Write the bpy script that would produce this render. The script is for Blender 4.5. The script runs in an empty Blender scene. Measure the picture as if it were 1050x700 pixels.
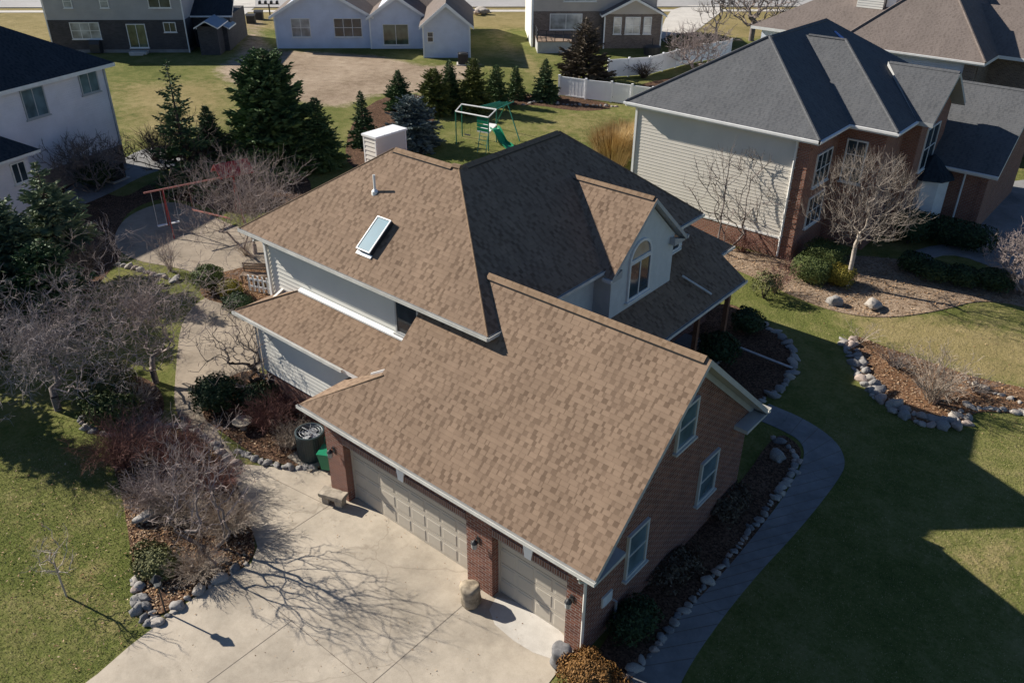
import bpy, math, random
import numpy as np
from mathutils import Vector, Matrix, noise

# ------------------------------------------------------------------ camera, sky, sun, exposure
SC = bpy.context.scene
COL = SC.collection
R = math.radians

cam_d = bpy.data.cameras.new("camera")
cam_d.lens = 29.494
cam_d.sensor_width = 36.0
cam_d.clip_start = 0.5
cam_d.clip_end = 2000
cam = bpy.data.objects.new("camera", cam_d)
COL.objects.link(cam)
yaw, pitch, roll = 0.6963, 0.5325, 0.0076
fwd = Vector((-math.sin(yaw) * math.cos(pitch), math.cos(yaw) * math.cos(pitch), -math.sin(pitch)))
rt = Vector((math.cos(yaw), math.sin(yaw), 0))
up = rt.cross(fwd)
r2 = rt * math.cos(roll) + up * math.sin(roll)
u2 = -rt * math.sin(roll) + up * math.cos(roll)
m = Matrix((r2, u2, -fwd)).transposed().to_4x4()
m.translation = Vector((7.5379, -11.7518, 17.1316))
cam.matrix_world = m
SC.camera = cam

SUN_FROM = Vector((-1.68, -0.40, 1.0)).normalized()
W = bpy.data.worlds.new("World")
SC.world = W
W.use_nodes = True
wn = W.node_tree.nodes
sky = wn.new("ShaderNodeTexSky")
sky.sky_type = 'NISHITA'
sky.sun_disc = False
sky.sun_elevation = math.asin(SUN_FROM.z)
sky.sun_rotation = math.atan2(SUN_FROM.x, SUN_FROM.y)
sky.altitude = 200
sky.air_density = 0.9
sky.dust_density = 0.2
sky.ozone_density = 2.5
tint = wn.new("ShaderNodeMix")          # clear winter sky, a little deeper and bluer
tint.data_type = 'RGBA'
tint.blend_type = 'MULTIPLY'
tint.inputs[0].default_value = 1.0
tint.inputs[7].default_value = (0.60, 0.70, 0.82, 1)
W.node_tree.links.new(sky.outputs[0], tint.inputs[6])
W.node_tree.links.new(tint.outputs[2], wn["Background"].inputs[0])
wn["Background"].inputs[1].default_value = 0.07
sun_d = bpy.data.lights.new("sun", 'SUN')
sun_d.energy = 5.0
sun_d.angle = R(0.5)
sun_d.color = (1.0, 0.94, 0.84)
sun = bpy.data.objects.new("sun", sun_d)
COL.objects.link(sun)
sun.rotation_euler = SUN_FROM.to_track_quat('Z', 'Y').to_euler()
SC.view_settings.view_transform = 'Standard'
SC.view_settings.look = 'None'
SC.view_settings.gamma = 1.0
SC.view_settings.exposure = 0.72
SC.cycles.max_bounces = 5
SC.cycles.diffuse_bounces = 3
SC.cycles.glossy_bounces = 3

# ------------------------------------------------------------------ materials
def ramp(nt, fac, stops):
    n = nt.nodes.new("ShaderNodeValToRGB")
    el = n.color_ramp.elements
    while len(el) < len(stops):
        el.new(0.5)
    for e, (p_, c) in zip(el, stops):
        e.position = p_
        e.color = (*c, 1)
    nt.links.new(fac, n.inputs[0])
    return n.outputs[0]

def mix(nt, fac, a, b, mode='MIX'):
    n = nt.nodes.new("ShaderNodeMix")
    n.data_type = 'RGBA'
    n.blend_type = mode
    for s_, v in ((0, fac), (6, a), (7, b)):
        if hasattr(v, 'links'):
            nt.links.new(v, n.inputs[s_])
        else:
            n.inputs[s_].default_value = v if s_ == 0 else (*v, 1)
    return n.outputs[2]

def noise_n(nt, vec, scale, detail=4, rough=0.6):
    n = nt.nodes.new("ShaderNodeTexNoise")
    n.inputs['Scale'].default_value = scale
    n.inputs['Detail'].default_value = detail
    n.inputs['Roughness'].default_value = rough
    nt.links.new(vec, n.inputs['Vector'])
    return n.outputs['Fac']

def math_n(nt, op, a, b=None):
    n = nt.nodes.new("ShaderNodeMath")
    n.operation = op
    for i, v in enumerate((a, b)):
        if v is None:
            continue
        if hasattr(v, 'links'):
            nt.links.new(v, n.inputs[i])
        else:
            n.inputs[i].default_value = v
    return n.outputs[0]

def base(name, rough=0.8, spec=0.3):
    mt = bpy.data.materials.new(name)
    mt.use_nodes = True
    nt = mt.node_tree
    b = nt.nodes["Principled BSDF"]
    b.inputs["Roughness"].default_value = rough
    b.inputs["Specular IOR Level"].default_value = spec
    tc = nt.nodes.new("ShaderNodeTexCoord")
    return mt, nt, b, tc

def bump(nt, b, h, dist, strength=1.0):
    n = nt.nodes.new("ShaderNodeBump")
    n.inputs['Strength'].default_value = strength
    n.inputs['Distance'].default_value = dist
    nt.links.new(h, n.inputs['Height'])
    nt.links.new(n.outputs[0], b.inputs['Normal'])

def geo_pos(nt):
    return nt.nodes.new("ShaderNodeNewGeometry").outputs['Position']

def plain(name, c, rough=0.6, spec=0.3, var=0.12, scale=6.0, metal=0.0):
    mt, nt, b, tc = base(name, rough, spec)
    n = noise_n(nt, tc.outputs['Object'], scale, 5)
    lo = tuple(x * (1 - var) for x in c)
    hi = tuple(min(1, x * (1 + var)) for x in c)
    nt.links.new(ramp(nt, n, [(0.3, lo), (0.7, hi)]), b.inputs['Base Color'])
    b.inputs['Metallic'].default_value = metal
    return mt

def shingle(name, dark, mid, light, blot=0.25):
    """laminated shingles: staggered dark and light tabs, random from tab to tab"""
    mt, nt, b, tc = base(name, 0.95, 0.12)
    uv = tc.outputs['UV']
    sx = nt.nodes.new("ShaderNodeSeparateXYZ")
    nt.links.new(uv, sx.inputs[0])
    def wn_(vec):
        n = nt.nodes.new("ShaderNodeTexWhiteNoise"); n.noise_dimensions = '2D'; nt.links.new(vec, n.inputs['Vector']); return n.outputs['Value']
    def comb(a, c):
        n = nt.nodes.new("ShaderNodeCombineXYZ")
        for i, v in enumerate((a, c)):
            if hasattr(v, 'links'): nt.links.new(v, n.inputs[i])
            else: n.inputs[i].default_value = v
        return n.outputs[0]
    row = math_n(nt, 'FLOOR', math_n(nt, 'DIVIDE', sx.outputs[1], 0.13))
    off = wn_(comb(row, 3.7))
    par = math_n(nt, 'MULTIPLY', math_n(nt, 'MODULO', row, 2.0), 0.5)
    jit = math_n(nt, 'MULTIPLY', math_n(nt, 'SUBTRACT', off, 0.5), 2.0)
    wob = math_n(nt, 'MULTIPLY', math_n(nt, 'SUBTRACT', wn_(comb(math_n(nt, 'FLOOR', math_n(nt, 'DIVIDE', sx.outputs[0], 0.93)), row)), 0.5), 0.5)
    uu = math_n(nt, 'ADD', math_n(nt, 'ADD', math_n(nt, 'DIVIDE', sx.outputs[0], 0.26), par), math_n(nt, 'ADD', jit, wob))
    cell = math_n(nt, 'FLOOR', uu)
    cr = wn_(comb(cell, row))
    fr_u = math_n(nt, 'FRACT', uu)
    thr = math_n(nt, 'MULTIPLY', math_n(nt, 'SUBTRACT', cr, 0.08), 0.72)
    f = math_n(nt, 'GREATER_THAN', fr_u, thr)            # 1 = raised tab, 0 = slot between tabs
    c = mix(nt, f, dark, light)
    cr2 = wn_(comb(math_n(nt, 'ADD', cell, 51.3), math_n(nt, 'MULTIPLY', row, 1.7)))
    c = mix(nt, math_n(nt, 'MULTIPLY', cr2, 0.75), c, mid)
    c = mix(nt, 0.30, c, ramp(nt, cr2, [(0.0, (0.70, 0.69, 0.68)), (1.0, (1, 1, 1))]), 'MULTIPLY')
    fv = math_n(nt, 'FRACT', math_n(nt, 'DIVIDE', sx.outputs[1], 0.13))
    c = mix(nt, 0.25, c, ramp(nt, fv, [(0.0, (1, 1, 1)), (0.70, (1, 1, 1)), (0.86, (0.72, 0.71, 0.70)), (1.0, (0.66, 0.65, 0.64))]), 'MULTIPLY')   # dark band along each course: printed granules plus painted shadow under the tabs
    sp = noise_n(nt, uv, 0.9, 4)
    c = mix(nt, blot, c, ramp(nt, sp, [(0.32, tuple(x * 0.7 for x in mid)), (0.68, light)]))
    gr = noise_n(nt, uv, 60, 2)
    c = mix(nt, 0.3, c, ramp(nt, gr, [(0.3, (0.6, 0.6, 0.6)), (0.7, (1, 1, 1))]), 'MULTIPLY')
    mp = nt.nodes.new("ShaderNodeMapping")     # age streaks running down the slope
    mp.inputs['Scale'].default_value = (1.3, 0.12, 1)
    nt.links.new(uv, mp.inputs[0])
    st = noise_n(nt, mp.outputs[0], 1.5, 3)
    c = mix(nt, 0.35, c, ramp(nt, st, [(0.35, (0.72, 0.72, 0.74)), (0.65, (1, 1, 1))]), 'MULTIPLY')
    nt.links.new(c, b.inputs['Base Color'])
    fr = math_n(nt, 'FRACT', math_n(nt, 'DIVIDE', sx.outputs[1], 0.13))
    h = math_n(nt, 'ADD', math_n(nt, 'SUBTRACT', 1.0, fr), math_n(nt, 'MULTIPLY', f, 0.6))
    bump(nt, b, h, 0.004)
    return mt

def brick_mat(name, c1, c2, mortar, w=0.215, rh=0.075):
    mt, nt, b, tc = base(name, 0.9, 0.2)
    n = nt.nodes.new("ShaderNodeTexBrick")
    n.inputs['Scale'].default_value = 1
    n.inputs['Brick Width'].default_value = w
    n.inputs['Row Height'].default_value = rh
    n.inputs['Mortar Size'].default_value = 0.011
    n.inputs['Mortar Smooth'].default_value = 0.0
    n.inputs['Color1'].default_value = (*c1, 1)
    n.inputs['Color2'].default_value = (*c2, 1)
    n.inputs['Mortar'].default_value = (*mortar, 1)
    nt.links.new(tc.outputs['UV'], n.inputs['Vector'])
    ns = noise_n(nt, tc.outputs['UV'], 1.3, 4)
    c = mix(nt, 0.5, n.outputs[0], ramp(nt, ns, [(0.3, (0.6, 0.6, 0.62)), (0.7, (1, 1, 1))]), 'MULTIPLY')
    nt.links.new(c, b.inputs['Base Color'])
    inv = math_n(nt, 'SUBTRACT', 1.0, n.outputs['Fac'])
    bump(nt, b, inv, 0.008)
    return mt

def siding(name, c, rough=0.55):
    mt, nt, b, tc = base(name, rough, 0.3)
    sx = nt.nodes.new("ShaderNodeSeparateXYZ")
    nt.links.new(tc.outputs['UV'], sx.inputs[0])
    fr = math_n(nt, 'FRACT', math_n(nt, 'DIVIDE', sx.outputs[1], 0.13))
    ns = noise_n(nt, tc.outputs['UV'], 0.8, 4)
    nt.links.new(ramp(nt, ns, [(0.3, tuple(x * 0.9 for x in c)), (0.7, tuple(min(1, x * 1.06) for x in c))]), b.inputs['Base Color'])
    bump(nt, b, math_n(nt, 'SUBTRACT', 1.0, fr), 0.014)
    return mt

def ground_mat(name, stops, big=0.25, fine=9.0, bumpd=0.03, seed=0.0, mid=None, straw=None):
    mt, nt, b, tc = base(name, 1.0, 0.05)
    pos = geo_pos(nt)
    mp = nt.nodes.new("ShaderNodeMapping")
    mp.inputs['Location'].default_value = (seed, seed * 1.7, 0)
    nt.links.new(pos, mp.inputs[0])
    v = mp.outputs[0]
    n1 = noise_n(nt, v, big, 5, 0.65)
    n2 = noise_n(nt, v, fine, 4, 0.75)
    n3 = noise_n(nt, v, 1.4, 3, 0.6)
    f = math_n(nt, 'ADD', math_n(nt, 'MULTIPLY', n1, 0.45), math_n(nt, 'ADD', math_n(nt, 'MULTIPLY', n2, 0.33), math_n(nt, 'MULTIPLY', n3, 0.22)))
    c = ramp(nt, f, stops)
    if straw:
        n4 = noise_n(nt, v, 38.0, 2, 0.8)
        c = mix(nt, math_n(nt, 'MULTIPLY', ramp(nt, n4, [(0.55, (0, 0, 0)), (0.7, (1, 1, 1))]), 0.6), c, straw)
    nt.links.new(c, b.inputs['Base Color'])
    bump(nt, b, math_n(nt, 'ADD', n2, n3), bumpd)
    return mt

def mulch_mat(name, cols, scale=22, bd=0.05):
    mt, nt, b, tc = base(name, 1.0, 0.05)
    pos = geo_pos(nt)
    v = nt.nodes.new("ShaderNodeTexVoronoi")
    v.inputs['Scale'].default_value = scale
    nt.links.new(pos, v.inputs['Vector'])
    bw = nt.nodes.new("ShaderNodeSeparateColor")
    nt.links.new(v.outputs['Color'], bw.inputs[0])
    n = len(cols)
    c = ramp(nt, bw.outputs[0], [(i / max(1, n - 1), k) for i, k in enumerate(cols)])
    big = noise_n(nt, pos, 0.9, 4)
    c = mix(nt, 0.6, c, ramp(nt, big, [(0.3, (0.45, 0.42, 0.4)), (0.7, (1, 1, 1))]), 'MULTIPLY')
    nt.links.new(c, b.inputs['Base Color'])
    bump(nt, b, bw.outputs[1], bd)
    return mt

def concrete(name, c, stain=0.35, scale=0.35):
    mt, nt, b, tc = base(name, 0.9, 0.2)
    pos = geo_pos(nt)
    n1 = noise_n(nt, pos, scale, 6, 0.65)
    n2 = noise_n(nt, pos, 3.0, 5, 0.7)
    n3 = noise_n(nt, pos, 45, 2, 0.6)
    col = ramp(nt, n1, [(0.3, tuple(x * (1 - stain) for x in c)), (0.55, c), (0.75, tuple(min(1, x * 1.12) for x in c))])
    col = mix(nt, 0.4, col, ramp(nt, n2, [(0.35, (0.72, 0.7, 0.68)), (0.62, (1, 1, 1))]), 'MULTIPLY')
    col = mix(nt, 0.25, col, ramp(nt, n3, [(0.3, (0.6, 0.6, 0.6)), (0.6, (1, 1, 1))]), 'MULTIPLY')
    n5 = noise_n(nt, pos, 0.9, 6, 0.7)      # oil spots and damp patches
    col = mix(nt, 0.5, col, ramp(nt, n5, [(0.30, (0.55, 0.52, 0.5)), (0.40, (1, 1, 1))]), 'MULTIPLY')
    vc = nt.nodes.new("ShaderNodeTexVoronoi"); vc.feature = 'DISTANCE_TO_EDGE'; vc.inputs['Scale'].default_value = 0.16   # hairline cracks
    dv_ = nt.nodes.new("ShaderNodeVectorMath"); dv_.operation = 'ADD'; nt.links.new(pos, dv_.inputs[0])
    nn_ = nt.nodes.new("ShaderNodeTexNoise"); nn_.inputs['Scale'].default_value = 0.8; nn_.inputs['Detail'].default_value = 5; nt.links.new(pos, nn_.inputs['Vector']); nt.links.new(nn_.outputs['Color'], dv_.inputs[1]); nt.links.new(dv_.outputs[0], vc.inputs['Vector'])
    col = mix(nt, 0.4, col, ramp(nt, vc.outputs['Distance'], [(0.0, (0.45, 0.42, 0.4)), (0.0035, (1, 1, 1))]), 'MULTIPLY')
    nt.links.new(col, b.inputs['Base Color'])
    bump(nt, b, n3, 0.003)
    return mt

def leafy(name, cols, rough=0.7, clump=1.6, spec=0.25, trans=0.0):
    mt, nt, b, tc = base(name, rough, spec)
    g = nt.nodes.new("ShaderNodeNewGeometry")
    rnd = g.outputs['Random Per Island']
    n = noise_n(nt, g.outputs['Position'], clump, 3)
    f = math_n(nt, 'ADD', math_n(nt, 'MULTIPLY', rnd, 0.55), math_n(nt, 'MULTIPLY', n, 0.45))
    k = len(cols)
    nt.links.new(ramp(nt, f, [(0.15 + 0.7 * i / max(1, k - 1), c) for i, c in enumerate(cols)]), b.inputs['Base Color'])
    return mt

def glass(name, c=(0.03, 0.045, 0.055), rough=0.06):
    mt, nt, b, tc = base(name, rough, 0.9)
    n = noise_n(nt, tc.outputs['Object'], 0.9, 2)
    nt.links.new(ramp(nt, n, [(0.35, tuple(x * 0.6 for x in c)), (0.65, tuple(x * 1.5 for x in c))]), b.inputs['Base Color'])
    return mt

M = {}
M['shingle'] = shingle('brown_shingles', (0.146, 0.097, 0.066), (0.224, 0.154, 0.106), (0.322, 0.226, 0.157))
M['cap'] = shingle('brown_ridge_shingles', (0.21, 0.14, 0.088), (0.25, 0.17, 0.11), (0.31, 0.215, 0.142))
M['shingle_grey'] = shingle('grey_shingles', (0.100, 0.104, 0.110), (0.122, 0.125, 0.131), (0.145, 0.147, 0.151), 0.3)
M['shingle_taupe'] = shingle('taupe_shingles', (0.165, 0.135, 0.118), (0.20, 0.165, 0.145), (0.23, 0.19, 0.168), 0.3)
M['shingle_navy'] = shingle('dark_blue_shingles', (0.02, 0.027, 0.036), (0.03, 0.04, 0.05), (0.045, 0.056, 0.068), 0.3)
M['brick'] = brick_mat('red_brown_brick', (0.15, 0.052, 0.035), (0.27, 0.105, 0.066), (0.31, 0.25, 0.215), 0.25, 0.088)
M['brick_red'] = brick_mat('orange_red_brick', (0.25, 0.09, 0.055), (0.36, 0.145, 0.09), (0.35, 0.27, 0.22))
M['brick_dark'] = brick_mat('charcoal_brick', (0.045, 0.042, 0.045), (0.085, 0.08, 0.082), (0.12, 0.115, 0.115))
M['brick_tan'] = brick_mat('mottled_brown_brick', (0.13, 0.09, 0.07), (0.26, 0.19, 0.15), (0.3, 0.27, 0.24))
M['soldier'] = brick_mat('soldier_course_brick', (0.16, 0.07, 0.05), (0.27, 0.135, 0.095), (0.36, 0.31, 0.27), 0.075, 0.22)
M['stone_base'] = brick_mat('pinkish_stone_base', (0.22, 0.17, 0.15), (0.34, 0.28, 0.25), (0.3, 0.27, 0.25))
M['siding_cream'] = plain('cream_siding', (0.68, 0.66, 0.60), 0.55, 0.3, 0.05, 0.8)
M['siding_beige'] = plain('beige_siding', (0.67, 0.62, 0.545), 0.55, 0.3, 0.05, 0.8)
M['siding_white'] = siding('white_siding', (0.76, 0.72, 0.74))
M['siding_grey'] = siding('grey_siding', (0.40, 0.385, 0.37))
M['siding_blue'] = siding('pale_blue_siding', (0.62, 0.66, 0.75))
M['siding_tan'] = siding('tan_siding', (0.50, 0.44, 0.38))
M['stucco'] = plain('light_grey_stucco', (0.60, 0.60, 0.58), 0.8, 0.2, 0.06, 4)
M['trim'] = plain('white_trim', (0.74, 0.73, 0.70), 0.5, 0.35, 0.08, 3)
M['trim_grey'] = plain('grey_trim', (0.42, 0.42, 0.41), 0.5, 0.3, 0.08, 3)
M['gutter'] = plain('weathered_gutter', (0.60, 0.585, 0.54), 0.45, 0.4, 0.18, 2.2)
M['flash'] = plain('white_flashing', (0.82, 0.82, 0.80), 0.4, 0.4, 0.04, 3)
M['door'] = plain('taupe_garage_door', (0.47, 0.42, 0.345), 0.55, 0.3, 0.04, 2)
M['glass'] = glass('window_glass')
M['glass_blind'] = glass('window_glass_with_blind', (0.30, 0.31, 0.31), 0.12)
M['glass_bluish'] = glass('window_glass_with_pale_blind', (0.09, 0.14, 0.165), 0.12)  # bluish pane colour of a pale blind
M['trim_soft'] = plain('off_white_trim', (0.50, 0.50, 0.48), 0.5, 0.3, 0.08, 3)
M['glass_green'] = glass('window_glass_greenish', (0.10, 0.12, 0.08), 0.08)
M['skyglass'] = plain('skylight_glass', (0.03, 0.14, 0.205), 0.45, 0.25, 0.15, 2)
M['dark'] = plain('dark_metal', (0.03, 0.03, 0.032), 0.5, 0.4)
M['black'] = plain('black_interior', (0.012, 0.012, 0.013), 0.9, 0.1)
M['galv'] = plain('galvanised_metal', (0.45, 0.46, 0.47), 0.4, 0.5, 0.15, 6, 0.6)
M['post'] = plain('brown_timber_post', (0.17, 0.085, 0.055), 0.7, 0.2, 0.25, 5)
def ground_blend(name):
    mt, nt, b, tc = base(name, 1.0, 0.05)
    pos = geo_pos(nt)
    n1 = noise_n(nt, pos, 0.22, 5, 0.65); n2 = noise_n(nt, pos, 8.0, 4, 0.75); n3 = noise_n(nt, pos, 1.4, 4, 0.65); n4 = noise_n(nt, pos, 38.0, 2, 0.8)
    f = math_n(nt, 'ADD', math_n(nt, 'MULTIPLY', n1, 0.40), math_n(nt, 'ADD', math_n(nt, 'MULTIPLY', n2, 0.33), math_n(nt, 'MULTIPLY', n3, 0.27)))
    lawn = ramp(nt, f, [(0.36, (0.061, 0.081, 0.020)), (0.47, (0.117, 0.130, 0.035)), (0.55, (0.183, 0.174, 0.062)), (0.66, (0.261, 0.221, 0.099))])
    green = ramp(nt, f, [(0.36, (0.061, 0.081, 0.018)), (0.46, (0.106, 0.125, 0.031)), (0.54, (0.166, 0.166, 0.055)), (0.63, (0.261, 0.221, 0.105))])
    dry = ramp(nt, f, [(0.36, (0.16, 0.14, 0.055)), (0.48, (0.25, 0.20, 0.088)), (0.64, (0.34, 0.27, 0.135))])  # dormant grass, and the lighter tone of the painted sunlit triangle
    dirt = ramp(nt, f, [(0.36, (0.16, 0.115, 0.078)), (0.47, (0.29, 0.22, 0.155)), (0.60, (0.43, 0.34, 0.25))])
    at = nt.nodes.new("ShaderNodeAttribute"); at.attribute_name = 'cover'
    sp = nt.nodes.new("ShaderNodeSeparateColor"); nt.links.new(at.outputs['Color'], sp.inputs[0])
    def soft(k):
        v = math_n(nt, 'ADD', sp.outputs[k], math_n(nt, 'MULTIPLY', math_n(nt, 'SUBTRACT', math_n(nt, 'ADD', math_n(nt, 'MULTIPLY', n3, .6), math_n(nt, 'MULTIPLY', n2, .4)), 0.5), 1.5))
        return ramp(nt, v, [(0.30, (0, 0, 0)), (0.72, (1, 1, 1))])
    c = mix(nt, soft(2), lawn, green)
    c = mix(nt, soft(0), c, dry)
    st = math_n(nt, 'MULTIPLY', ramp(nt, n4, [(0.55, (0, 0, 0)), (0.7, (1, 1, 1))]), 0.5)
    c = mix(nt, st, c, (0.27, 0.23, 0.12))
    c = mix(nt, soft(1), c, dirt)
    nt.links.new(c, b.inputs['Base Color'])
    bump(nt, b, math_n(nt, 'ADD', n2, n3), 0.06)
    return mt
M['ground'] = ground_blend('lawn_and_soil')
M['mulch'] = mulch_mat('brown_mulch', [(0.047, 0.030, 0.022), (0.101, 0.061, 0.041), (0.162, 0.095, 0.061), (0.230, 0.142, 0.095)])
M['mulch_red'] = mulch_mat('reddish_mulch', [(0.09, 0.05, 0.032), (0.17, 0.095, 0.055), (0.26, 0.14, 0.075), (0.30, 0.20, 0.13)])
M['mulch_tan'] = mulch_mat('tan_leaf_mulch', [(0.20, 0.14, 0.095), (0.30, 0.215, 0.145), (0.38, 0.28, 0.195), (0.44, 0.34, 0.25)], 16)
M['concrete'] = concrete('driveway_concrete', (0.50, 0.432, 0.343), 0.42, 0.3)
M['concrete_new'] = concrete('pale_concrete', (0.60, 0.56, 0.50), 0.2)
M['concrete_path'] = concrete('walk_concrete', (0.27, 0.265, 0.26), 0.45)
M['patio'] = concrete('tan_patio_concrete', (0.34, 0.28, 0.215), 0.35, 0.5)
M['asphalt'] = concrete('street_surface', (0.40, 0.385, 0.37), 0.2, 0.1)
M['joint'] = plain('joint_filler', (0.17, 0.145, 0.12), 0.95, 0.05)
M['vinyl'] = plain('white_vinyl', (0.88, 0.88, 0.88), 0.4, 0.4, 0.04, 2)
M['rock'] = [plain('grey_boulder', (0.27, 0.255, 0.24), 0.9, 0.15, 0.35, 9), plain('pale_boulder', (0.36, 0.325, 0.285), 0.9, 0.15, 0.3, 9), plain('pinkish_boulder', (0.36, 0.29, 0.25), 0.9, 0.15, 0.35, 9), plain('dark_boulder', (0.17, 0.165, 0.165), 0.9, 0.15, 0.35, 9)]
M['bark_pale'] = plain('pale_bark', (0.44, 0.38, 0.32), 0.9, 0.1, 0.3, 4)
M['bark_grey'] = plain('grey_bark', (0.19, 0.16, 0.145), 0.9, 0.1, 0.3, 4)
M['bark_pink'] = plain('pinkish_grey_twigs', (0.30, 0.245, 0.225), 0.9, 0.1, 0.35, 2)
M['bark_mauve'] = plain('mauve_grey_twigs', (0.31, 0.27, 0.26), 0.9, 0.1, 0.4, 2)
M['bark_red'] = plain('reddish_twigs', (0.185, 0.098, 0.082), 0.9, 0.1, 0.35, 3)
M['bark_tan'] = plain('tan_twigs', (0.36, 0.295, 0.235), 0.9, 0.1, 0.3, 3)
M['bark_fawn'] = plain('fawn_twigs', (0.30, 0.255, 0.215), 0.9, 0.1, 0.35, 2)
M['bark_dark'] = plain('dark_bark', (0.075, 0.06, 0.05), 0.9, 0.1, 0.3, 5)
M['needle'] = leafy('spruce_needles', [(0.036, 0.074, 0.030), (0.092, 0.149, 0.056), (0.170, 0.245, 0.088)])
M['needle_dark'] = leafy('dark_needles', [(0.031, 0.062, 0.030), (0.068, 0.120, 0.051), (0.130, 0.189, 0.077)])
M['needle_yellow'] = leafy('sunlit_yellow_green_needles', [(0.050, 0.078, 0.024), (0.136, 0.161, 0.041), (0.260, 0.257, 0.066)])  # warm sunlit highlights of the rear spruces, put into the needle colour
M['needle_blue'] = leafy('blue_spruce_needles', [(0.068, 0.093, 0.093), (0.136, 0.178, 0.178), (0.255, 0.306, 0.297)])
M['needle_olive'] = leafy('olive_pine_needles', [(0.063, 0.102, 0.070), (0.146, 0.199, 0.111), (0.295, 0.322, 0.158)])
M['leaf_brown'] = leafy('withered_brown_leaves', [(0.055, 0.04, 0.028), (0.11, 0.085, 0.058), (0.17, 0.135, 0.09)])
M['leaf_green'] = leafy('evergreen_leaves', [(0.028, 0.049, 0.014), (0.070, 0.098, 0.025), (0.140, 0.161, 0.049)])
M['leaf_dark'] = leafy('dark_evergreen_leaves', [(0.014, 0.028, 0.013), (0.034, 0.059, 0.022), (0.067, 0.098, 0.036)])
M['leaf_yellow'] = leafy('yellowish_leaves', [(0.09, 0.09, 0.015), (0.20, 0.17, 0.025), (0.32, 0.25, 0.04)])
M['leaf_orange'] = leafy('orange_brown_leaves', [(0.10, 0.052, 0.015), (0.20, 0.098, 0.028), (0.31, 0.165, 0.055)])
M['leaf_olive'] = leafy('olive_leaves', [(0.06, 0.07, 0.025), (0.12, 0.125, 0.045), (0.2, 0.185, 0.08)])
M['litter'] = leafy('fallen_leaves', [(0.13, 0.07, 0.035), (0.28, 0.165, 0.085), (0.42, 0.29, 0.18), (0.50, 0.40, 0.29)], 0.9, 3.0, 0.1)
M['straw'] = leafy('tan_ornamental_grass', [(0.26, 0.17, 0.07), (0.42, 0.29, 0.13), (0.55, 0.41, 0.21)], 0.9, 1.0, 0.1)
M['blade'] = leafy('grass_blades', [(0.098, 0.125, 0.028), (0.16, 0.18, 0.052), (0.30, 0.26, 0.12), (0.46, 0.38, 0.23)], 0.9, 0.8, 0.05)
M['green_metal'] = plain('green_painted_metal', (0.015, 0.15, 0.10), 0.4, 0.4, 0.1, 4)
M['green_plastic'] = plain('green_plastic', (0.01, 0.20, 0.10), 0.35, 0.4, 0.08, 4)
M['teal_plastic'] = plain('dark_teal_plastic', (0.030, 0.048, 0.052), 0.35, 0.4, 0.12, 4)
M['red_metal'] = plain('red_painted_metal', (0.36, 0.05, 0.04), 0.45, 0.4, 0.15, 4)
M['pink_metal'] = plain('faded_red_beam', (0.45, 0.19, 0.15), 0.5, 0.3, 0.2, 4)
M['cyan'] = plain('turquoise_canvas', (0.03, 0.30, 0.42), 0.6, 0.2, 0.1, 4)
M['wood'] = plain('weathered_wood', (0.26, 0.19, 0.14), 0.8, 0.2, 0.3, 5)
M['limestone'] = plain('weathered_limestone', (0.36, 0.31, 0.245), 0.9, 0.15, 0.3, 6)
M['sunlit_blue'] = plain('sunlit_blue_grey_shingles', (0.16, 0.24, 0.33), 0.8, 0.2, 0.1, 4)  # sunlit look of the small roofs put into the base colour
M['blue_tarp'] = plain('blue_flashing_strip', (0.16, 0.26, 0.55), 0.5, 0.3, 0.1, 4)

# ------------------------------------------------------------------ building helpers
WM = {}

def tag(o, label=None, cat=None, group=None, kind=None):
    if label: o["label"] = label
    if cat: o["category"] = cat
    if group: o["group"] = group
    if kind: o["kind"] = kind
    return o

def empty(name, loc, rz=0.0, label=None, cat=None, group=None):
    o = bpy.data.objects.new(name, None)
    o.empty_display_size = 0.3
    COL.objects.link(o)
    o.location = loc
    o.rotation_euler = (0, 0, rz)
    WM[o] = Matrix.Translation(Vector(loc)) @ Matrix.Rotation(rz, 4, 'Z')
    return tag(o, label, cat, group)

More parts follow.
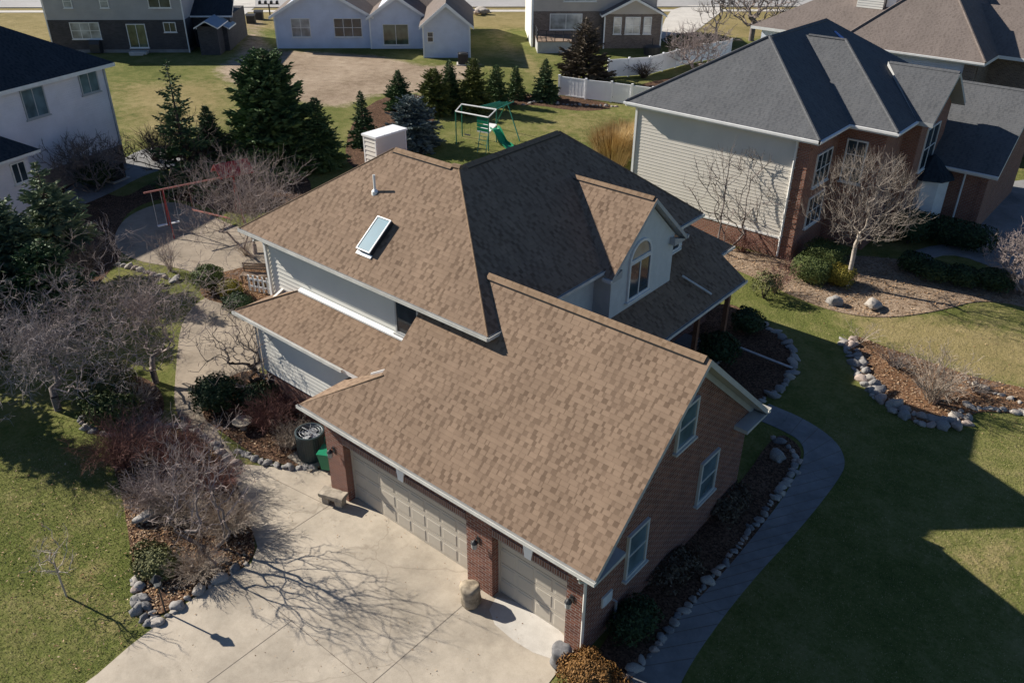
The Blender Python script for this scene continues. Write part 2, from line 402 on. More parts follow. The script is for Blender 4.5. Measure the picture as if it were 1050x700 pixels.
class MB:
    """collects faces; build() links them as one mesh object"""
    def __init__(s):
        s.v, s.f, s.mi = [], [], []
    def face(s, pts, mi=0):
        i = len(s.v)
        s.v += [tuple(p) for p in pts]
        s.f.append(tuple(range(i, i + len(pts))))
        s.mi.append(mi)
    def box(s, a, b, mi=0):
        (x0, y0, z0), (x1, y1, z1) = a, b
        x0, x1 = min(x0, x1), max(x0, x1); y0, y1 = min(y0, y1), max(y0, y1); z0, z1 = min(z0, z1), max(z0, z1)
        p = [(x0, y0, z0), (x1, y0, z0), (x1, y1, z0), (x0, y1, z0), (x0, y0, z1), (x1, y0, z1), (x1, y1, z1), (x0, y1, z1)]
        for q in ((3, 2, 1, 0), (4, 5, 6, 7), (0, 1, 5, 4), (1, 2, 6, 5), (2, 3, 7, 6), (3, 0, 4, 7)):
            s.face([p[k] for k in q], mi)
    def obox(s, o, ux, uy, uz, mi=0):
        """box from corner o along three edge vectors"""
        o, ux, uy, uz = Vector(o), Vector(ux), Vector(uy), Vector(uz)
        if ux.cross(uy).dot(uz) < 0: ux, uy = uy, ux
        p = [o, o + ux, o + ux + uy, o + uy, o + uz, o + ux + uz, o + ux + uy + uz, o + uy + uz]
        for q in ((3, 2, 1, 0), (4, 5, 6, 7), (0, 1, 5, 4), (1, 2, 6, 5), (2, 3, 7, 6), (3, 0, 4, 7)):
            s.face([p[k] for k in q], mi)
    def prism(s, poly, d, mi=0):
        """closed solid: polygon poly (3D) swept by vector d"""
        poly = [Vector(p) for p in poly]; d = Vector(d)
        n = Vector((0, 0, 0))
        for i in range(len(poly)):
            n += poly[i].cross(poly[(i + 1) % len(poly)])
        if n.dot(d) > 0: poly = poly[::-1]
        s.face(poly, mi)
        s.face([p + d for p in poly[::-1]], mi)
        k = len(poly)
        for i in range(k):
            a, b = poly[i], poly[(i + 1) % k]
            s.face([b, a, a + d, b + d], mi)
    def tube(s, pts, radii, k=5, mi=0, cap=True):
        pts = [Vector(p) for p in pts]
        if not hasattr(radii, '__len__'): radii = [radii] * len(pts)
        rings = []
        for i, p in enumerate(pts):
            d = (pts[min(i + 1, len(pts) - 1)] - pts[max(i - 1, 0)])
            d = d.normalized() if d.length > 1e-9 else Vector((0, 0, 1))
            a = d.cross(Vector((0, 0, 1)) if abs(d.z) < 0.9 else Vector((1, 0, 0))).normalized()
            b = d.cross(a)
            i0 = len(s.v)
            for j in range(k):
                t = 2 * math.pi * j / k
                s.v.append(tuple(p + (a * math.cos(t) + b * math.sin(t)) * radii[i]))
            rings.append(i0)
        for q in range(len(rings) - 1):
            for j in range(k):
                j2 = (j + 1) % k
                s.f.append((rings[q] + j, rings[q] + j2, rings[q + 1] + j2, rings[q + 1] + j)); s.mi.append(mi)
        if cap:
            s.f.append(tuple(rings[0] + j for j in range(k))[::-1]); s.mi.append(mi)
            s.f.append(tuple(rings[-1] + j for j in range(k))); s.mi.append(mi)
    def lathe(s, c, prof, k=20, mi=0):
        c = Vector(c); rows = []
        for r, z in prof:
            i0 = len(s.v); rows.append(i0)
            for j in range(k):
                t = 2 * math.pi * j / k
                s.v.append((c.x + r * math.cos(t), c.y + r * math.sin(t), c.z + z))
        for q in range(len(rows) - 1):
            for j in range(k):
                j2 = (j + 1) % k
                s.f.append((rows[q] + j, rows[q] + j2, rows[q + 1] + j2, rows[q + 1] + j)); s.mi.append(mi)
        s.f.append(tuple(rows[0] + j for j in range(k))[::-1]); s.mi.append(mi)
        s.f.append(tuple(rows[-1] + j for j in range(k))); s.mi.append(mi)
    def build(s, name, mats, parent=None, local=False, loc=None, uv=True, smooth=False):
        me = bpy.data.meshes.new(name)
        v = s.v
        if parent is not None and not local:
            inv = WM[parent].inverted()
            v = [tuple(inv @ Vector(p)) for p in v]
        if loc is not None:
            v = [(p[0] - loc[0], p[1] - loc[1], p[2] - loc[2]) for p in v]
        me.from_pydata(v, [], s.f)
        if not isinstance(mats, (list, tuple)): mats = [mats]
        for mt in mats: me.materials.append(mt)
        if len(mats) > 1: me.polygons.foreach_set('material_index', s.mi)
        if smooth: me.polygons.foreach_set('use_smooth', [True] * len(s.f))
        me.update()
        if uv:
            ul = me.uv_layers.new(name='UVMap').data
            for pl in me.polygons:
                n = pl.normal
                if abs(n.z) > 0.999:
                    e, t = Vector((1, 0, 0)), Vector((0, 1, 0))
                else:
                    e = Vector((0, 0, 1)).cross(n).normalized(); t = n.cross(e)
                for li in pl.loop_indices:
                    p = me.vertices[me.loops[li].vertex_index].co
                    ul[li].uv = (p.dot(e) + 200.0, p.dot(t) + 14.5)
        o = bpy.data.objects.new(name, me)
        COL.objects.link(o)
        if loc is not None: o.location = loc
        if parent is not None:
            o.parent = parent
            WM[o] = WM[parent]
        else:
            WM[o] = Matrix.Translation(Vector(loc)) if loc is not None else Matrix()
        return o

def dup(o, parent=None):
    c = o.copy()
    COL.objects.link(c)
    if parent is not None: c.parent = parent
    for ch in list(o.children): dup(ch, c)
    return c

def roof_mb(polys, t=0.18):
    """shingled planes on top (material 0), fascia and soffit below (material 1)"""
    b = MB(); cnt = {}
    key = lambda p: tuple(round(c, 2) for c in p)
    for P in polys:
        P = [Vector(p) for p in P]
        n = Vector((0, 0, 0))
        for i in range(len(P)): n += P[i].cross(P[(i + 1) % len(P)])
        if n.z < 0: P = P[::-1]
        b.face(P, 0)
        b.face([p - Vector((0, 0, t)) for p in P[::-1]], 1)
        for i in range(len(P)):
            a, c = P[i], P[(i + 1) % len(P)]
            k = frozenset((key(a), key(c)))
            cnt.setdefault(k, []).append((a, c))
    for es in cnt.values():
        if len(es) == 1:
            a, c = es[0]; d = Vector((0, 0, t))
            b.face([c, a, a - d, c - d], 1)
    return b

class Pieces:
    """several separate pieces of one kind, each linked as an object of its own"""
    def __init__(s): s.l = []
    def new(s):
        s.l.append(MB()); return s.l[-1]
    def tube(s, *a): s.new().tube(*a)
    def obox(s, *a): s.new().obox(*a)
    def prism(s, *a): s.new().prism(*a)
    def build(s, name, mats, parent):
        for b in s.l: b.build(name, mats, parent)
def cap_mb(lines, w=0.15, th=0.03):
    """raised strips along ridges: each line is (a, b, side1, side2), sides = downhill directions"""
    r_ = Pieces()
    for a, c, s1, s2 in lines:
        b = r_.new()
        a, c = Vector(a), Vector(c)
        u = Vector((0, 0, th))
        for sd in (s1, s2):
            sd = Vector(sd).normalized() * w
            P = [a + u, c + u, c + sd + u, a + sd + u]
            b.face(P if (P[1] - P[0]).cross(P[2] - P[1]).z > 0 else P[::-1], 0)
            b.prism([p - Vector((0, 0, .002)) for p in P], (0, 0, -th * 1.5), 1)
    return r_

def wall_frame(o, ang):
    """local frame on a wall: x along, -y out"""
    return Matrix.Translation(Vector(o)) @ Matrix.Rotation(ang, 4, 'Z')

def window(parent, F, x0, x1, z0, z1, cols=1, rows=1, fr=None, pane=None, local=False, d=0.07, bw=0.07, name='window', sill=True, panes=None):
    fr = fr or M['trim']; pane = pane or M['glass']
    b = MB()
    def bx(a, c): 
        p0 = [a[0], a[1], a[2]]; q0 = [c[0], c[1], c[2]]
        o = F @ Vector(p0)
        ex = (F.to_3x3() @ Vector((q0[0] - p0[0], 0, 0))); ey = (F.to_3x3() @ Vector((0, q0[1] - p0[1], 0))); ez = Vector((0, 0, q0[2] - p0[2]))
        return o, ex, ey, ez
    b.obox(*bx((x0, -d, z0), (x1, 0, z0 + bw)))
    b.obox(*bx((x0, -d, z1 - bw), (x1, 0, z1)))
    b.obox(*bx((x0, -d + .002, z0 + bw), (x0 + bw, 0, z1 - bw)))
    b.obox(*bx((x1 - bw, -d + .002, z0 + bw), (x1, 0, z1 - bw)))
    iw, ih = x1 - x0 - 2 * bw, z1 - z0 - 2 * bw
    for i in range(1, cols):
        x = x0 + bw + iw * i / cols
        b.obox(*bx((x - .025, -d + .012, z0 + bw), (x + .025, 0, z1 - bw)))
    for j in range(1, rows):
        z = z0 + bw + ih * j / rows
        b.obox(*bx((x0 + bw, -d + .016, z - .022), (x1 - bw, 0, z + .022)))
    if sill:
        b.obox(*bx((x0 - .06, -d - .05, z0 - .06), (x1 + .06, 0, z0 - .003)))
    w = b.build(name, fr, parent, local)
    g = MB()
    g.obox(*bx((x0 + bw * .5, -d * .55, z0 + bw * .5), (x1 - bw * .5, .004, z1 - bw * .5)))
    g.build('pane', pane, w, local)
    return w

def lap_wall(b, F, poly_x, z0, z1, course=0.155, lap=0.024, mi=0):
    """horizontal siding courses with a real lap; poly_x(z) -> (xa, xb)"""
    n = max(1, round((z1 - z0) / course)); h = (z1 - z0) / n
    R3 = F
    for i in range(n):
        a, c = z0 + i * h, z0 + (i + 1) * h
        xa, xb = poly_x(a + h * .5)
        P = [R3 @ Vector(q) for q in ((xa, -lap, a), (xb, -lap, a), (xb, 0, c), (xa, 0, c))]
        b.face(P, mi)
        b.face([R3 @ Vector(q) for q in ((xa, 0, a), (xb, 0, a), (xb, -lap, a), (xa, -lap, a))], mi)
        for x in (xa, xb):
            b.face([R3 @ Vector(q) for q in ((x, 0, a), (x, -lap, a), (x, 0, c))], mi)

def inside(pt, poly):
    x, y = pt; r = False
    for i in range(len(poly)):
        (x1, y1), (x2, y2) = poly[i], poly[i - 1]
        if (y1 > y) != (y2 > y) and x < (x2 - x1) * (y - y1) / (y2 - y1) + x1: r = not r
    return r

def smooth_poly(pts, it=2, closed=True):
    for _ in range(it):
        q = []
        n = len(pts)
        for i in range(n if closed else n - 1):
            (ax, ay), (bx_, by) = pts[i], pts[(i + 1) % n]
            q += [(ax * .75 + bx_ * .25, ay * .75 + by * .25), (ax * .25 + bx_ * .75, ay * .25 + by * .75)]
        if not closed: q = [pts[0]] + q + [pts[-1]]
        pts = q
    return pts

def sheet(name, poly, z, mat, it=2, kind='structure', drop=0.3, label=None):
    """a ground sheet with buried edges"""
    if it: poly = smooth_poly(poly, it)
    b = MB()
    a = sum(poly[i - 1][0] * poly[i][1] - poly[i][0] * poly[i - 1][1] for i in range(len(poly)))
    if a < 0: poly = poly[::-1]
    b.face([(x, y, z) for x, y in poly])
    for i in range(len(poly)):
        p, q = poly[i - 1], poly[i]
        b.face([(q[0], q[1], z), (p[0], p[1], z), (p[0], p[1], -drop), (q[0], q[1], -drop)])
    o = b.build(name, mat, uv=False)
    o["kind"] = kind
    if label: o["label"] = label
    return o

# ------------------------------------------------------------------ ground
def poly_dist(x, y, poly):
    """signed distance to an outline, negative inside"""
    best = 1e9
    for i in range(len(poly)):
        (x1, y1), (x2, y2) = poly[i - 1], poly[i]
        dx, dy = x2 - x1, y2 - y1
        t = max(0, min(1, ((x - x1) * dx + (y - y1) * dy) / (dx * dx + dy * dy + 1e-9)))
        best = min(best, (x - x1 - t * dx) ** 2 + (y - y1 - t * dy) ** 2)
    d = math.sqrt(best)
    return -d if inside((x, y), poly) else d
sa = Vector((0.731, 0.682)); sn = Vector((-0.682, 0.731))   # street direction, away from the camera
def street(u, v):
    o = Vector((-65.65, 70.61)) + sa * u + sn * v
    return (o.x, o.y)
DRY_AND_SUNLIT = [(p, w_, k_) for p, w_, k_ in (
    ([street(-80, -14), street(90, -14), street(90, 45), street(-80, 45)], 3.0, 1.0),
    ([(-102.12, 28.03), (-97.29, 32.44), (-75.27, 23.28), (-72.15, 20.74), (-75.95, 17.35)], 2.0, .9),
    ([(-63.58, 20.79), (-57.86, 28.62), (-51.45, 25.67), (-45.16, 20.54), (-46.64, 16.16), (-46.68, 13.25), (-56.40, 17.46)], 3.0, .75),
    ([(-66.98, 69.39), (-62.98, 73.06), (-51.20, 57.36), (-39.95, 49.55), (-35.27, 44.23), (-40.07, 46.92), (-45.18, 50.28), (-52.33, 56.34)], 1.5, .8),
    ([(-47.74, 87.04), (-35.01, 98.72), (-27.53, 86.11), (-32.29, 74.45), (-37.00, 73.03), (-40.39, 77.61)], 1.5, .9),
    ([(-2.13, 21.79), (1.18, 24.19), (5.44, 25.33), (6.30, 20.88), (4.31, 19.51), (1.84, 19.55), (-0.62, 20.00)], 1.2, .8),
    ([(-31.50, 38.77), (-26.49, 43.21), (-21.45, 35.43), (-23.89, 33.28), (-28.92, 33.28)], 2.0, .5),
    ([(5.02, 9.45), (7.49, 12.14), (8.29, 8.36), (6.77, 8.80)], 1.0, .6),  # sunlit triangle on the right lawn, painted as a lighter patch
    ([(-14.52, -7.45), (-14.67, -6.00), (-12.43, -5.66), (-9.21, -6.56), (-8.55, -7.92), (-9.08, -8.37), (-10.72, -7.84)], .8, .45))]
DIRT = [([(-61.18, 29.55), (-64.10, 33.30), (-63.94, 38.11), (-60.10, 40.37), (-55.30, 42.91), (-48.66, 42.81), (-45.58, 46.62), (-42.55, 42.28), (-41.65, 36.42), (-44.41, 33.14), (-43.51, 28.88), (-47.65, 27.48), (-53.54, 27.11), (-57.45, 28.06)], 1.2, 1.0),
        ([(-81.50, 46.85), (-80.18, 48.05), (-72.51, 42.32), (-64.29, 37.80), (-60.83, 31.91), (-65.55, 34.28), (-72.82, 40.60)], .9, .8),
        ([(-53.33, 42.96), (-61.76, 55.05), (-42.18, 38.08), (-41.15, 34.82)], 2.0, .2)]
GREEN = [([(-21.49, -6.13), (-19.84, -3.60), (-17.99, -3.13), (-16.03, -3.54), (-13.55, -4.48), (-10.81, -5.73), (-8.88, -6.48), (-8.55, -7.92), (-8.46, -8.89), (-9.12, -10.74), (-12.13, -11.33)], .6, 1.0)]
def mask(x, y, L):
    v = 0.0
    for p, w_, k_ in L:
        d = poly_dist(x, y, p)
        v = max(v, k_ * max(0.0, min(1.0, .5 - d / (2 * w_))))
    return v
def axis(a, b, near0, near1):
    r_ = [-400.0]; v = a
    while v < b:
        r_.append(v); v += .5 if near0 < v < near1 else 1.1
    return r_ + [b, 500.0]
gxs, gys = axis(-115, 22, -16, 14), axis(-22, 122, -14, 32)
g = MB()
for yy in gys:
    for xx in gxs: g.v.append((xx, yy, 0))
nx_ = len(gxs)
for j_ in range(len(gys) - 1):
    for i_ in range(nx_ - 1):
        q = j_ * nx_ + i_; g.f.append((q, q + 1, q + 1 + nx_, q + nx_)); g.mi.append(0)
gr_o = g.build('ground', M['ground'], uv=False)
at = gr_o.data.color_attributes.new('cover', 'FLOAT_COLOR', 'POINT')
flat = []
for (xx, yy, zz) in g.v: flat += [mask(xx, yy, DRY_AND_SUNLIT), mask(xx, yy, DIRT), mask(xx, yy, GREEN), 1.0]
at.data.foreach_set('color', flat)
tag(gr_o, kind='structure')
# far verge and dormant lawns along the street
sheet('road', [street(-90, 0.3), street(100, 0.3), street(100, 9.5), street(-90, 9.5)], 0.02, M['asphalt'], 0)
sheet('pavement', [street(-90, -3.2), street(100, -3.2), street(100, -1.8), street(-90, -1.8)], 0.03, M['concrete_new'], 0)
sheet('kerb', [street(-90, 0.0), street(100, 0.0), street(100, 0.28), street(-90, 0.28)], 0.12, M['concrete_new'], 0)
sheet('side_driveway', [(-37.70, 65.52), (-43.41, 74.86), (-49.24, 87.69), (-44.11, 92.40), (-39.81, 78.13), (-37.10, 68.73)], 0.035, M['concrete_new'], 1)
sheet('parking_pad', [(-74.29, 35.14), (-80.43, 41.20), (-84.17, 49.79), (-94.32, 56.94), (-101.01, 50.76), (-85.61, 41.38)], 0.035, M['concrete_new'], 1)

# driveway of the brown-roofed house, with control joints
drive = [(-8.42, -9.35), (-8.52, -7.93), (-8.71, -7.01), (-8.76, -6.54), (-8.88, -5.09), (-8.79, -3.40), (-9.20, -2.91), (-10.89, -2.20), (-12.67, -1.56), (-12.62, -1.01), (-11.24, -0.15), (-10.58, 0.61)] + [(-9.4, 0.34), (-0.25, 0.34), (-0.2, -0.4), (0.1, -3.5), (0.6, -14.0), (-6.0, -14.0)]
dv = sheet('driveway', drive, 0.016, M['concrete'], 0)
j = MB()
def strip(b, p, q, w, z):
    p, q = Vector((*p, z)), Vector((*q, z)); d = (q - p).normalized(); n = Vector((-d.y, d.x, 0)) * w / 2
    b.face([p - n, q - n, q + n, p + n])
for p, q in (((-3.3, 0.1), (-3.35, -11)), ((-6.3, -3.9), (-6.3, -11)), ((-9.0, -0.2), (-9.0, -3.6)), ((0.0, -3.9), (-8.7, -3.95)), ((-0.0, -8.0), (-7.6, -8.0)), ((-9.2, -0.55), (-11.8, -0.9))):
    strip(j, p, q, 0.015, 0.0195)
tag(j.build('driveway_joint', M['joint'], uv=False), kind='structure')
sheet('driveway_patch', [(-2.9, .3), (-.3, .3), (-.25, -.45), (-1.2, -.75), (-2.6, -.6)], 0.0195, M['concrete_new'], 1)

walk_in = smooth_poly([(1.32, -0.57), (1.25, 0.98), (1.21, 2.33), (1.36, 4.65), (1.33, 7.24), (1.26, 9.00), (1.00, 11.05), (0.51, 11.87), (-0.32, 12.02), (-1.19, 12.03)], 2, False)
walk_out = smooth_poly([(-1.30, 13.18), (0.10, 13.14), (1.41, 12.64), (2.10, 11.73), (2.24, 10.70), (2.24, 7.91), (2.06, 4.88), (2.11, 1.98), (2.33, 0.46)], 2, False)
sheet('footpath', walk_in + walk_out, 0.02, M['concrete_path'], 0)
j = MB()
for k in range(2, 22):
    f = k / 23
    def at_(P, f=f):
        L = [0.0]
        for q_ in range(1, len(P)): L.append(L[-1] + math.dist(P[q_], P[q_ - 1]))
        t_ = f * L[-1]; q_ = max(q_ for q_ in range(len(P)) if L[q_] <= t_); q_ = min(q_, len(P) - 2); u_ = (t_ - L[q_]) / (L[q_ + 1] - L[q_])
        return tuple(P[q_][c_] * (1 - u_) + P[q_ + 1][c_] * u_ for c_ in (0, 1))
    strip(j, at_(walk_in), at_(walk_out[::-1]), 0.02, 0.0235)
tag(j.build('footpath_joint', M['joint'], uv=False), kind='structure')
sheet('patio', [(-33.85, 5.83), (-35.47, 7.62), (-35.60, 10.00), (-33.08, 10.26), (-29.18, 10.07), (-27.34, 11.15), (-22.54, 7.61), (-23.87, 6.72), (-25.40, 5.93), (-27.52, 5.47), (-29.50, 4.61), (-31.66, 4.68)], 0.012, M['patio'])
sheet('patio_path', [(-22.95, 3.01), (-24.02, 5.05), (-22.49, 6.38), (-17.59, 3.97), (-16.94, 2.47), (-16.55, 1.07), (-15.48, -0.39), (-13.57, -0.89), (-12.46, -1.13), (-12.72, -1.74), (-14.88, -1.18), (-16.81, -1.00), (-19.34, 0.59)], 0.014, M['patio'])
sheet('neighbour_driveway', [(-0.93, 38.27), (-1.15, 45.52), (3.58, 45.22), (6.43, 27.81), (3.90, 29.20), (1.89, 30.81), (0.23, 31.27), (-0.68, 30.48), (-0.77, 28.51), (-1.73, 28.68), (-1.68, 30.69), (-0.07, 33.20)], 0.034, M['concrete_path'], 1)
sheet('side_path', [(-41.66, 6.56), (-43.46, 10.38), (-45.63, 14.17), (-43.96, 15.64), (-40.54, 13.92), (-40.68, 11.39), (-38.98, 8.07), (-38.30, 5.52)], 0.012, M['concrete_path'])

# planting beds
BED = {}
def bed(key, poly, mat, z=0.03):
    BED[key] = smooth_poly(poly, 2)
    sheet('planting_bed', BED[key], z, mat, 0)
bed('front', [(-9.06, -6.43), (-10.39, -5.93), (-11.93, -5.24), (-14.52, -4.14), (-17.01, -3.36), (-17.09, -2.22), (-15.86, -1.31), (-14.40, -1.12), (-12.57, -1.48), (-10.85, -2.17), (-9.29, -2.88), (-8.78, -3.44), (-8.94, -5.05)], M['mulch'])
bed('mid', [(-18.83, -3.26), (-20.29, -2.15), (-20.87, -0.92), (-19.27, -0.25), (-17.23, -0.97), (-16.69, -2.02), (-17.18, -2.87)], M['mulch'])
bed('shed', [(-16.19, -0.47), (-17.46, 1.13), (-17.29, 2.71), (-14.81, 2.56), (-12.52, 2.31), (-10.06, 0.67), (-11.32, -0.09), (-12.68, -0.53), (-14.40, -0.49)], M['mulch'])
bed('wall', [(0.02, -0.3)] + [(1.36, -0.47), (1.26, 0.95), (1.21, 2.33), (1.36, 4.65), (1.33, 7.24), (1.21, 8.96), (0.93, 10.99), (0.46, 11.68), (-0.40, 11.81)] + [(0.02, 8.2)], M['mulch'])
bed('porch', [(-6.40, 15.13), (-6.54, 19.54), (-4.23, 18.61), (-2.80, 18.13), (-1.95, 17.05), (-1.49, 15.58), (-1.53, 13.98), (-1.68, 12.71), (-2.70, 12.31)], M['mulch'])
bed('island', [(-0.98, 19.48), (-0.68, 20.16), (0.53, 19.87), (2.08, 19.94), (3.88, 19.84), (6.36, 20.59), (6.73, 18.67), (5.71, 18.41), (4.47, 17.59), (4.37, 16.50), (4.01, 15.74), (3.08, 15.39), (1.81, 15.86), (0.52, 16.95)], M['mulch_red'])
bed('neighbour', [(-9.41, 24.45), (-7.79, 24.92), (-6.40, 25.23), (-5.41, 26.38), (-3.59, 27.96), (-0.40, 29.54), (4.36, 30.89), (5.02, 27.50), (2.38, 27.13), (1.13, 24.37), (-0.41, 22.24), (-2.10, 21.47), (-4.08, 21.67), (-6.28, 22.35), (-8.06, 22.61)], M['mulch_tan'])
bed('court', [(-25.65, 5.58), (-25.26, 6.87), (-24.78, 8.70), (-21.58, 7.17), (-21.11, 5.40), (-22.57, 4.84), (-23.93, 4.51)], M['mulch_red'])
bed('left', [(-49.49, 3.22), (-49.31, 8.26), (-41.34, 8.11), (-37.64, 8.22), (-38.80, 10.33), (-40.59, 14.63), (-40.36, 18.80), (-36.00, 18.65), (-29.86, 16.02), (-30.11, 11.00), (-36.30, 10.41), (-36.06, 7.66), (-32.79, 5.27), (-30.47, 4.64), (-26.42, -0.53), (-24.56, -5.64)], M['mulch'], 0.009)
bed('rear', [(-40.90, 27.61), (-44.00, 34.33), (-39.99, 35.85), (-34.58, 42.70), (-27.67, 43.65), (-28.64, 39.86), (-33.68, 39.10), (-35.93, 34.85), (-36.27, 31.03), (-32.44, 27.20), (-31.64, 23.76), (-31.58, 18.89)], M['mulch'], 0.009)
bed('fence', [(-28.98, 45.62), (-30.55, 50.21), (-29.21, 55.15), (-29.71, 64.17), (-26.77, 61.35), (-26.27, 50.09), (-26.24, 44.17)], M['mulch'], 0.009)

def litter(name, poly, n, smin, smax, mat, seed, label, z=0.035, keep=None):
    rng = random.Random(seed); b = MB()
    xs = [p[0] for p in poly]; ys = [p[1] for p in poly]
    k = 0
    while k < n:
        x, y = rng.uniform(min(xs), max(xs)), rng.uniform(min(ys), max(ys))
        if not inside((x, y), poly): continue
        if keep and not keep(x, y, rng): k += 0.2; continue
        k += 1
        a, s = rng.uniform(0, 6.28), rng.uniform(smin, smax)
        t = Vector((rng.uniform(-.5, .5), rng.uniform(-.5, .5), 1)).normalized()
        e = Vector((math.cos(a), math.sin(a), 0)); e = (e - t * e.dot(t)).normalized(); f = t.cross(e)
        c = Vector((x, y, z + rng.uniform(0, .035)))
        b.face([c - e * s, c - f * s * .55 + t * s * .2, c + e * s, c + f * s * .55 + t * s * .15])
    o = b.build(name, mat, uv=False)
    tag(o, label, 'leaf litter', kind='stuff')
    return o

# ------------------------------------------------------------------ the brown-roofed house
ID = Matrix()
H = empty('house', (0, 0, 0), 0, 'large house with brown shingled hip roofs, dormer and two taupe garage doors', 'house')
he, sg, ye = 3.13, 0.8579, 2.5226
ze, sm = 5.98, 0.7763
# garage walls
b = MB()
b.prism([(0, 0, 0), (0, 8.05, 0), (0, 8.05, 3.2), (0, 4.026, 6.63), (0, 0, 3.2)], (-0.25, 0, 0))
for xa, xb in ((-0.53, -0.251), (-3.78, -2.9), (-9.45, -8.66)):
    b.box((xa, 0, 0), (xb, 0.45, 3.0))
b.box((-8.66, 0.02, 2.42), (-3.78, 0.3, 3.0)); b.box((-2.9, 0.02, 2.42), (-0.53, 0.3, 3.0))
b.box((-9.45, 0.451, 0), (-9.2, 2.9, 3.3))
b.box((-9.4, 7.8, 0), (-0.251, 8.05, 3.0))
b.box((-9.2, 0.6, 0), (-0.26, 0.75, 3.0))
gw = b.build('garage_wall', M['brick'], H)
b = MB()
b.box((-8.66, -0.012, 2.2), (-3.78, 0.3, 2.418)); b.box((-2.9, -0.012, 2.2), (-0.53, 0.3, 2.418))
b.build('soldier_course', M['soldier'], H)
for x in (-6.2, -1.72):
    b = MB(); b.prism([(x - .1, -.03, 2.19), (x + .1, -.03, 2.19), (x + .15, -.03, 2.55), (x - .15, -.03, 2.55)], (0, .1, 0)); b.build('keystone', M['flash'], H)
# garage doors with raised panels
def garage_door(x0, x1, cols):
    b = MB(); b.box((x0, 0.3, 0.02), (x1, 0.36, 2.2))
    rows = 4; hh = 2.18 / rows; cw = (x1 - x0) / cols
    for r in range(rows):
        b.box((x0 + .01, 0.285, 0.02 + r * hh + .012), (x1 - .01, 0.299, 0.02 + (r + 1) * hh - .006))
    d = b.build('garage_door', M['door'], H)
    p = MB()
    for r in range(rows):
        for c in range(cols):
            xa, xb, za, zb = x0 + c * cw + .045, x0 + (c + 1) * cw - .045, 0.02 + r * hh + .085, 0.02 + (r + 1) * hh - .075
            o_, i_ = (xa, xb, za, zb), (xa + .02, xb - .02, za + .018, zb - .018)
            # bevelled raised panel
            O = [(o_[0], .284, o_[2]), (o_[1], .284, o_[2]), (o_[1], .284, o_[3]), (o_[0], .284, o_[3])]
            I = [(i_[0], .274, i_[2]), (i_[1], .274, i_[2]), (i_[1], .274, i_[3]), (i_[0], .274, i_[3])]
            p.face(I)
            for k in range(4):
                p.face([O[k], O[(k + 1) % 4], I[(k + 1) % 4], I[k]])
    p.build('door_panel', M['door'], d)
    f = MB()
    f.box((x0, .25, 0), (x0 + .05, .3, 2.2)); f.box((x1 - .05, .25, 0), (x1, .3, 2.2)); f.box((x0 + .05, .25, 2.14), (x1 - .05, .3, 2.199))
    f.build('door_trim', M['door'], d)
garage_door(-8.66, -3.78, 8); garage_door(-2.9, -0.53, 4)
# garage roof
A_, B_, C_, D_, E_ = (.435, -.316, 3.13), (.435, 4.026, 6.855), (-7.98, 4.026, 6.855), (-7.98, 1.08, 4.327), (-10.09, -.316, 3.13)
r = roof_mb([[A_, B_, C_, D_, E_], [B_, (.435, 8.367, 3.13), (-5.75, 8.367, 3.13), (-5.75, 4.026, 6.855)],
             [E_, D_, (-7.98, 1.42, 4.327), (-8.9, 1.36, 3.80), (-10.09, 1.65, 3.13)]])
r.build('garage_roof', [M['shingle'], M['trim_grey']], H)
dn1, dn2 = (0, -1, -sg), (0, 1, -sg)
c = cap_mb([((.30, 4.026, 6.86), (-6.5, 4.026, 6.86), dn1, dn2)], .19, .055)
c.tube([(-7.9, 1.10, 4.36), (-10.05, -.29, 3.13)], [.018, .018], 6)
c.build('ridge_cap', [M['cap'], M['dark']], H)
b = MB()
b.obox((-8.75, 1.335, 3.86), (.77, .085, .46), (0, .05, 0), (0, 0, .09)); b.build('roof_flashing', M['flash'], H)
# boxed eave returns at the gable
b = Pieces()
for y0, y1 in ((-.316, .95), (8.367, 7.1)):
    zt = he + sg * abs(y1 - y0) - .2
    b.prism([(0.003, y0, 2.93), (0.003, y1, 2.93), (0.003, y1, min(zt, 3.05)), (0.003, y0 + (y1 - y0) * .12, 3.0), (0.003, y0, 2.95)], (.425, 0, 0))
b.build('eave_return', M['trim_grey'], H)
b = Pieces()   # frieze boards under the rake
for s_ in (1, -1):
    y0 = 4.026 - s_ * 4.3; 
    b.prism([(.004, y0, 2.98), (.004, 4.026, 6.66), (.004, 4.026, 6.46), (.004, y0 + s_ * .23, 2.98)], (.03, 0, 0))
b.build('frieze_board', M['trim_grey'], H)
# gutters
def gutter(p, q, side, drop=0.1, w=.11, name='gutter'):
    p, q, sd = Vector(p), Vector(q), Vector(side).normalized()
    b = MB()
    z = Vector((0, 0, -drop))
    b.obox(p + sd * .004 + z, q - p, sd * w, (0, 0, .018))
    b.obox(p + sd * (w - .012) + z * .82, q - p, sd * .014, (0, 0, drop * .95))
    for e in (p, q - (q - p).normalized() * .012):
        b.obox(e + sd * .006 + z * .8, (q - p).normalized() * .012, sd * (w - .02), (0, 0, drop * .8))
    return b.build(name, M['gutter'], H)
gutter((-10.12, -.316, 3.12), (.47, -.316, 3.12), (0, -1, 0), .09, .09)
gutter((-5.0, 8.367, 3.12), (.47, 8.367, 3.12), (0, 1, 0), .13, .13)
def downspout(pts, rad=.04):
    b = MB(); b.tube(pts, rad, 6); return b.build('downspout', M['gutter'], H)
downspout([(.03, -.38, 3.0), (.03, -.30, 2.8), (.03, -.07, 2.6), (.03, -.06, .15), (.06, -.2, .08)])
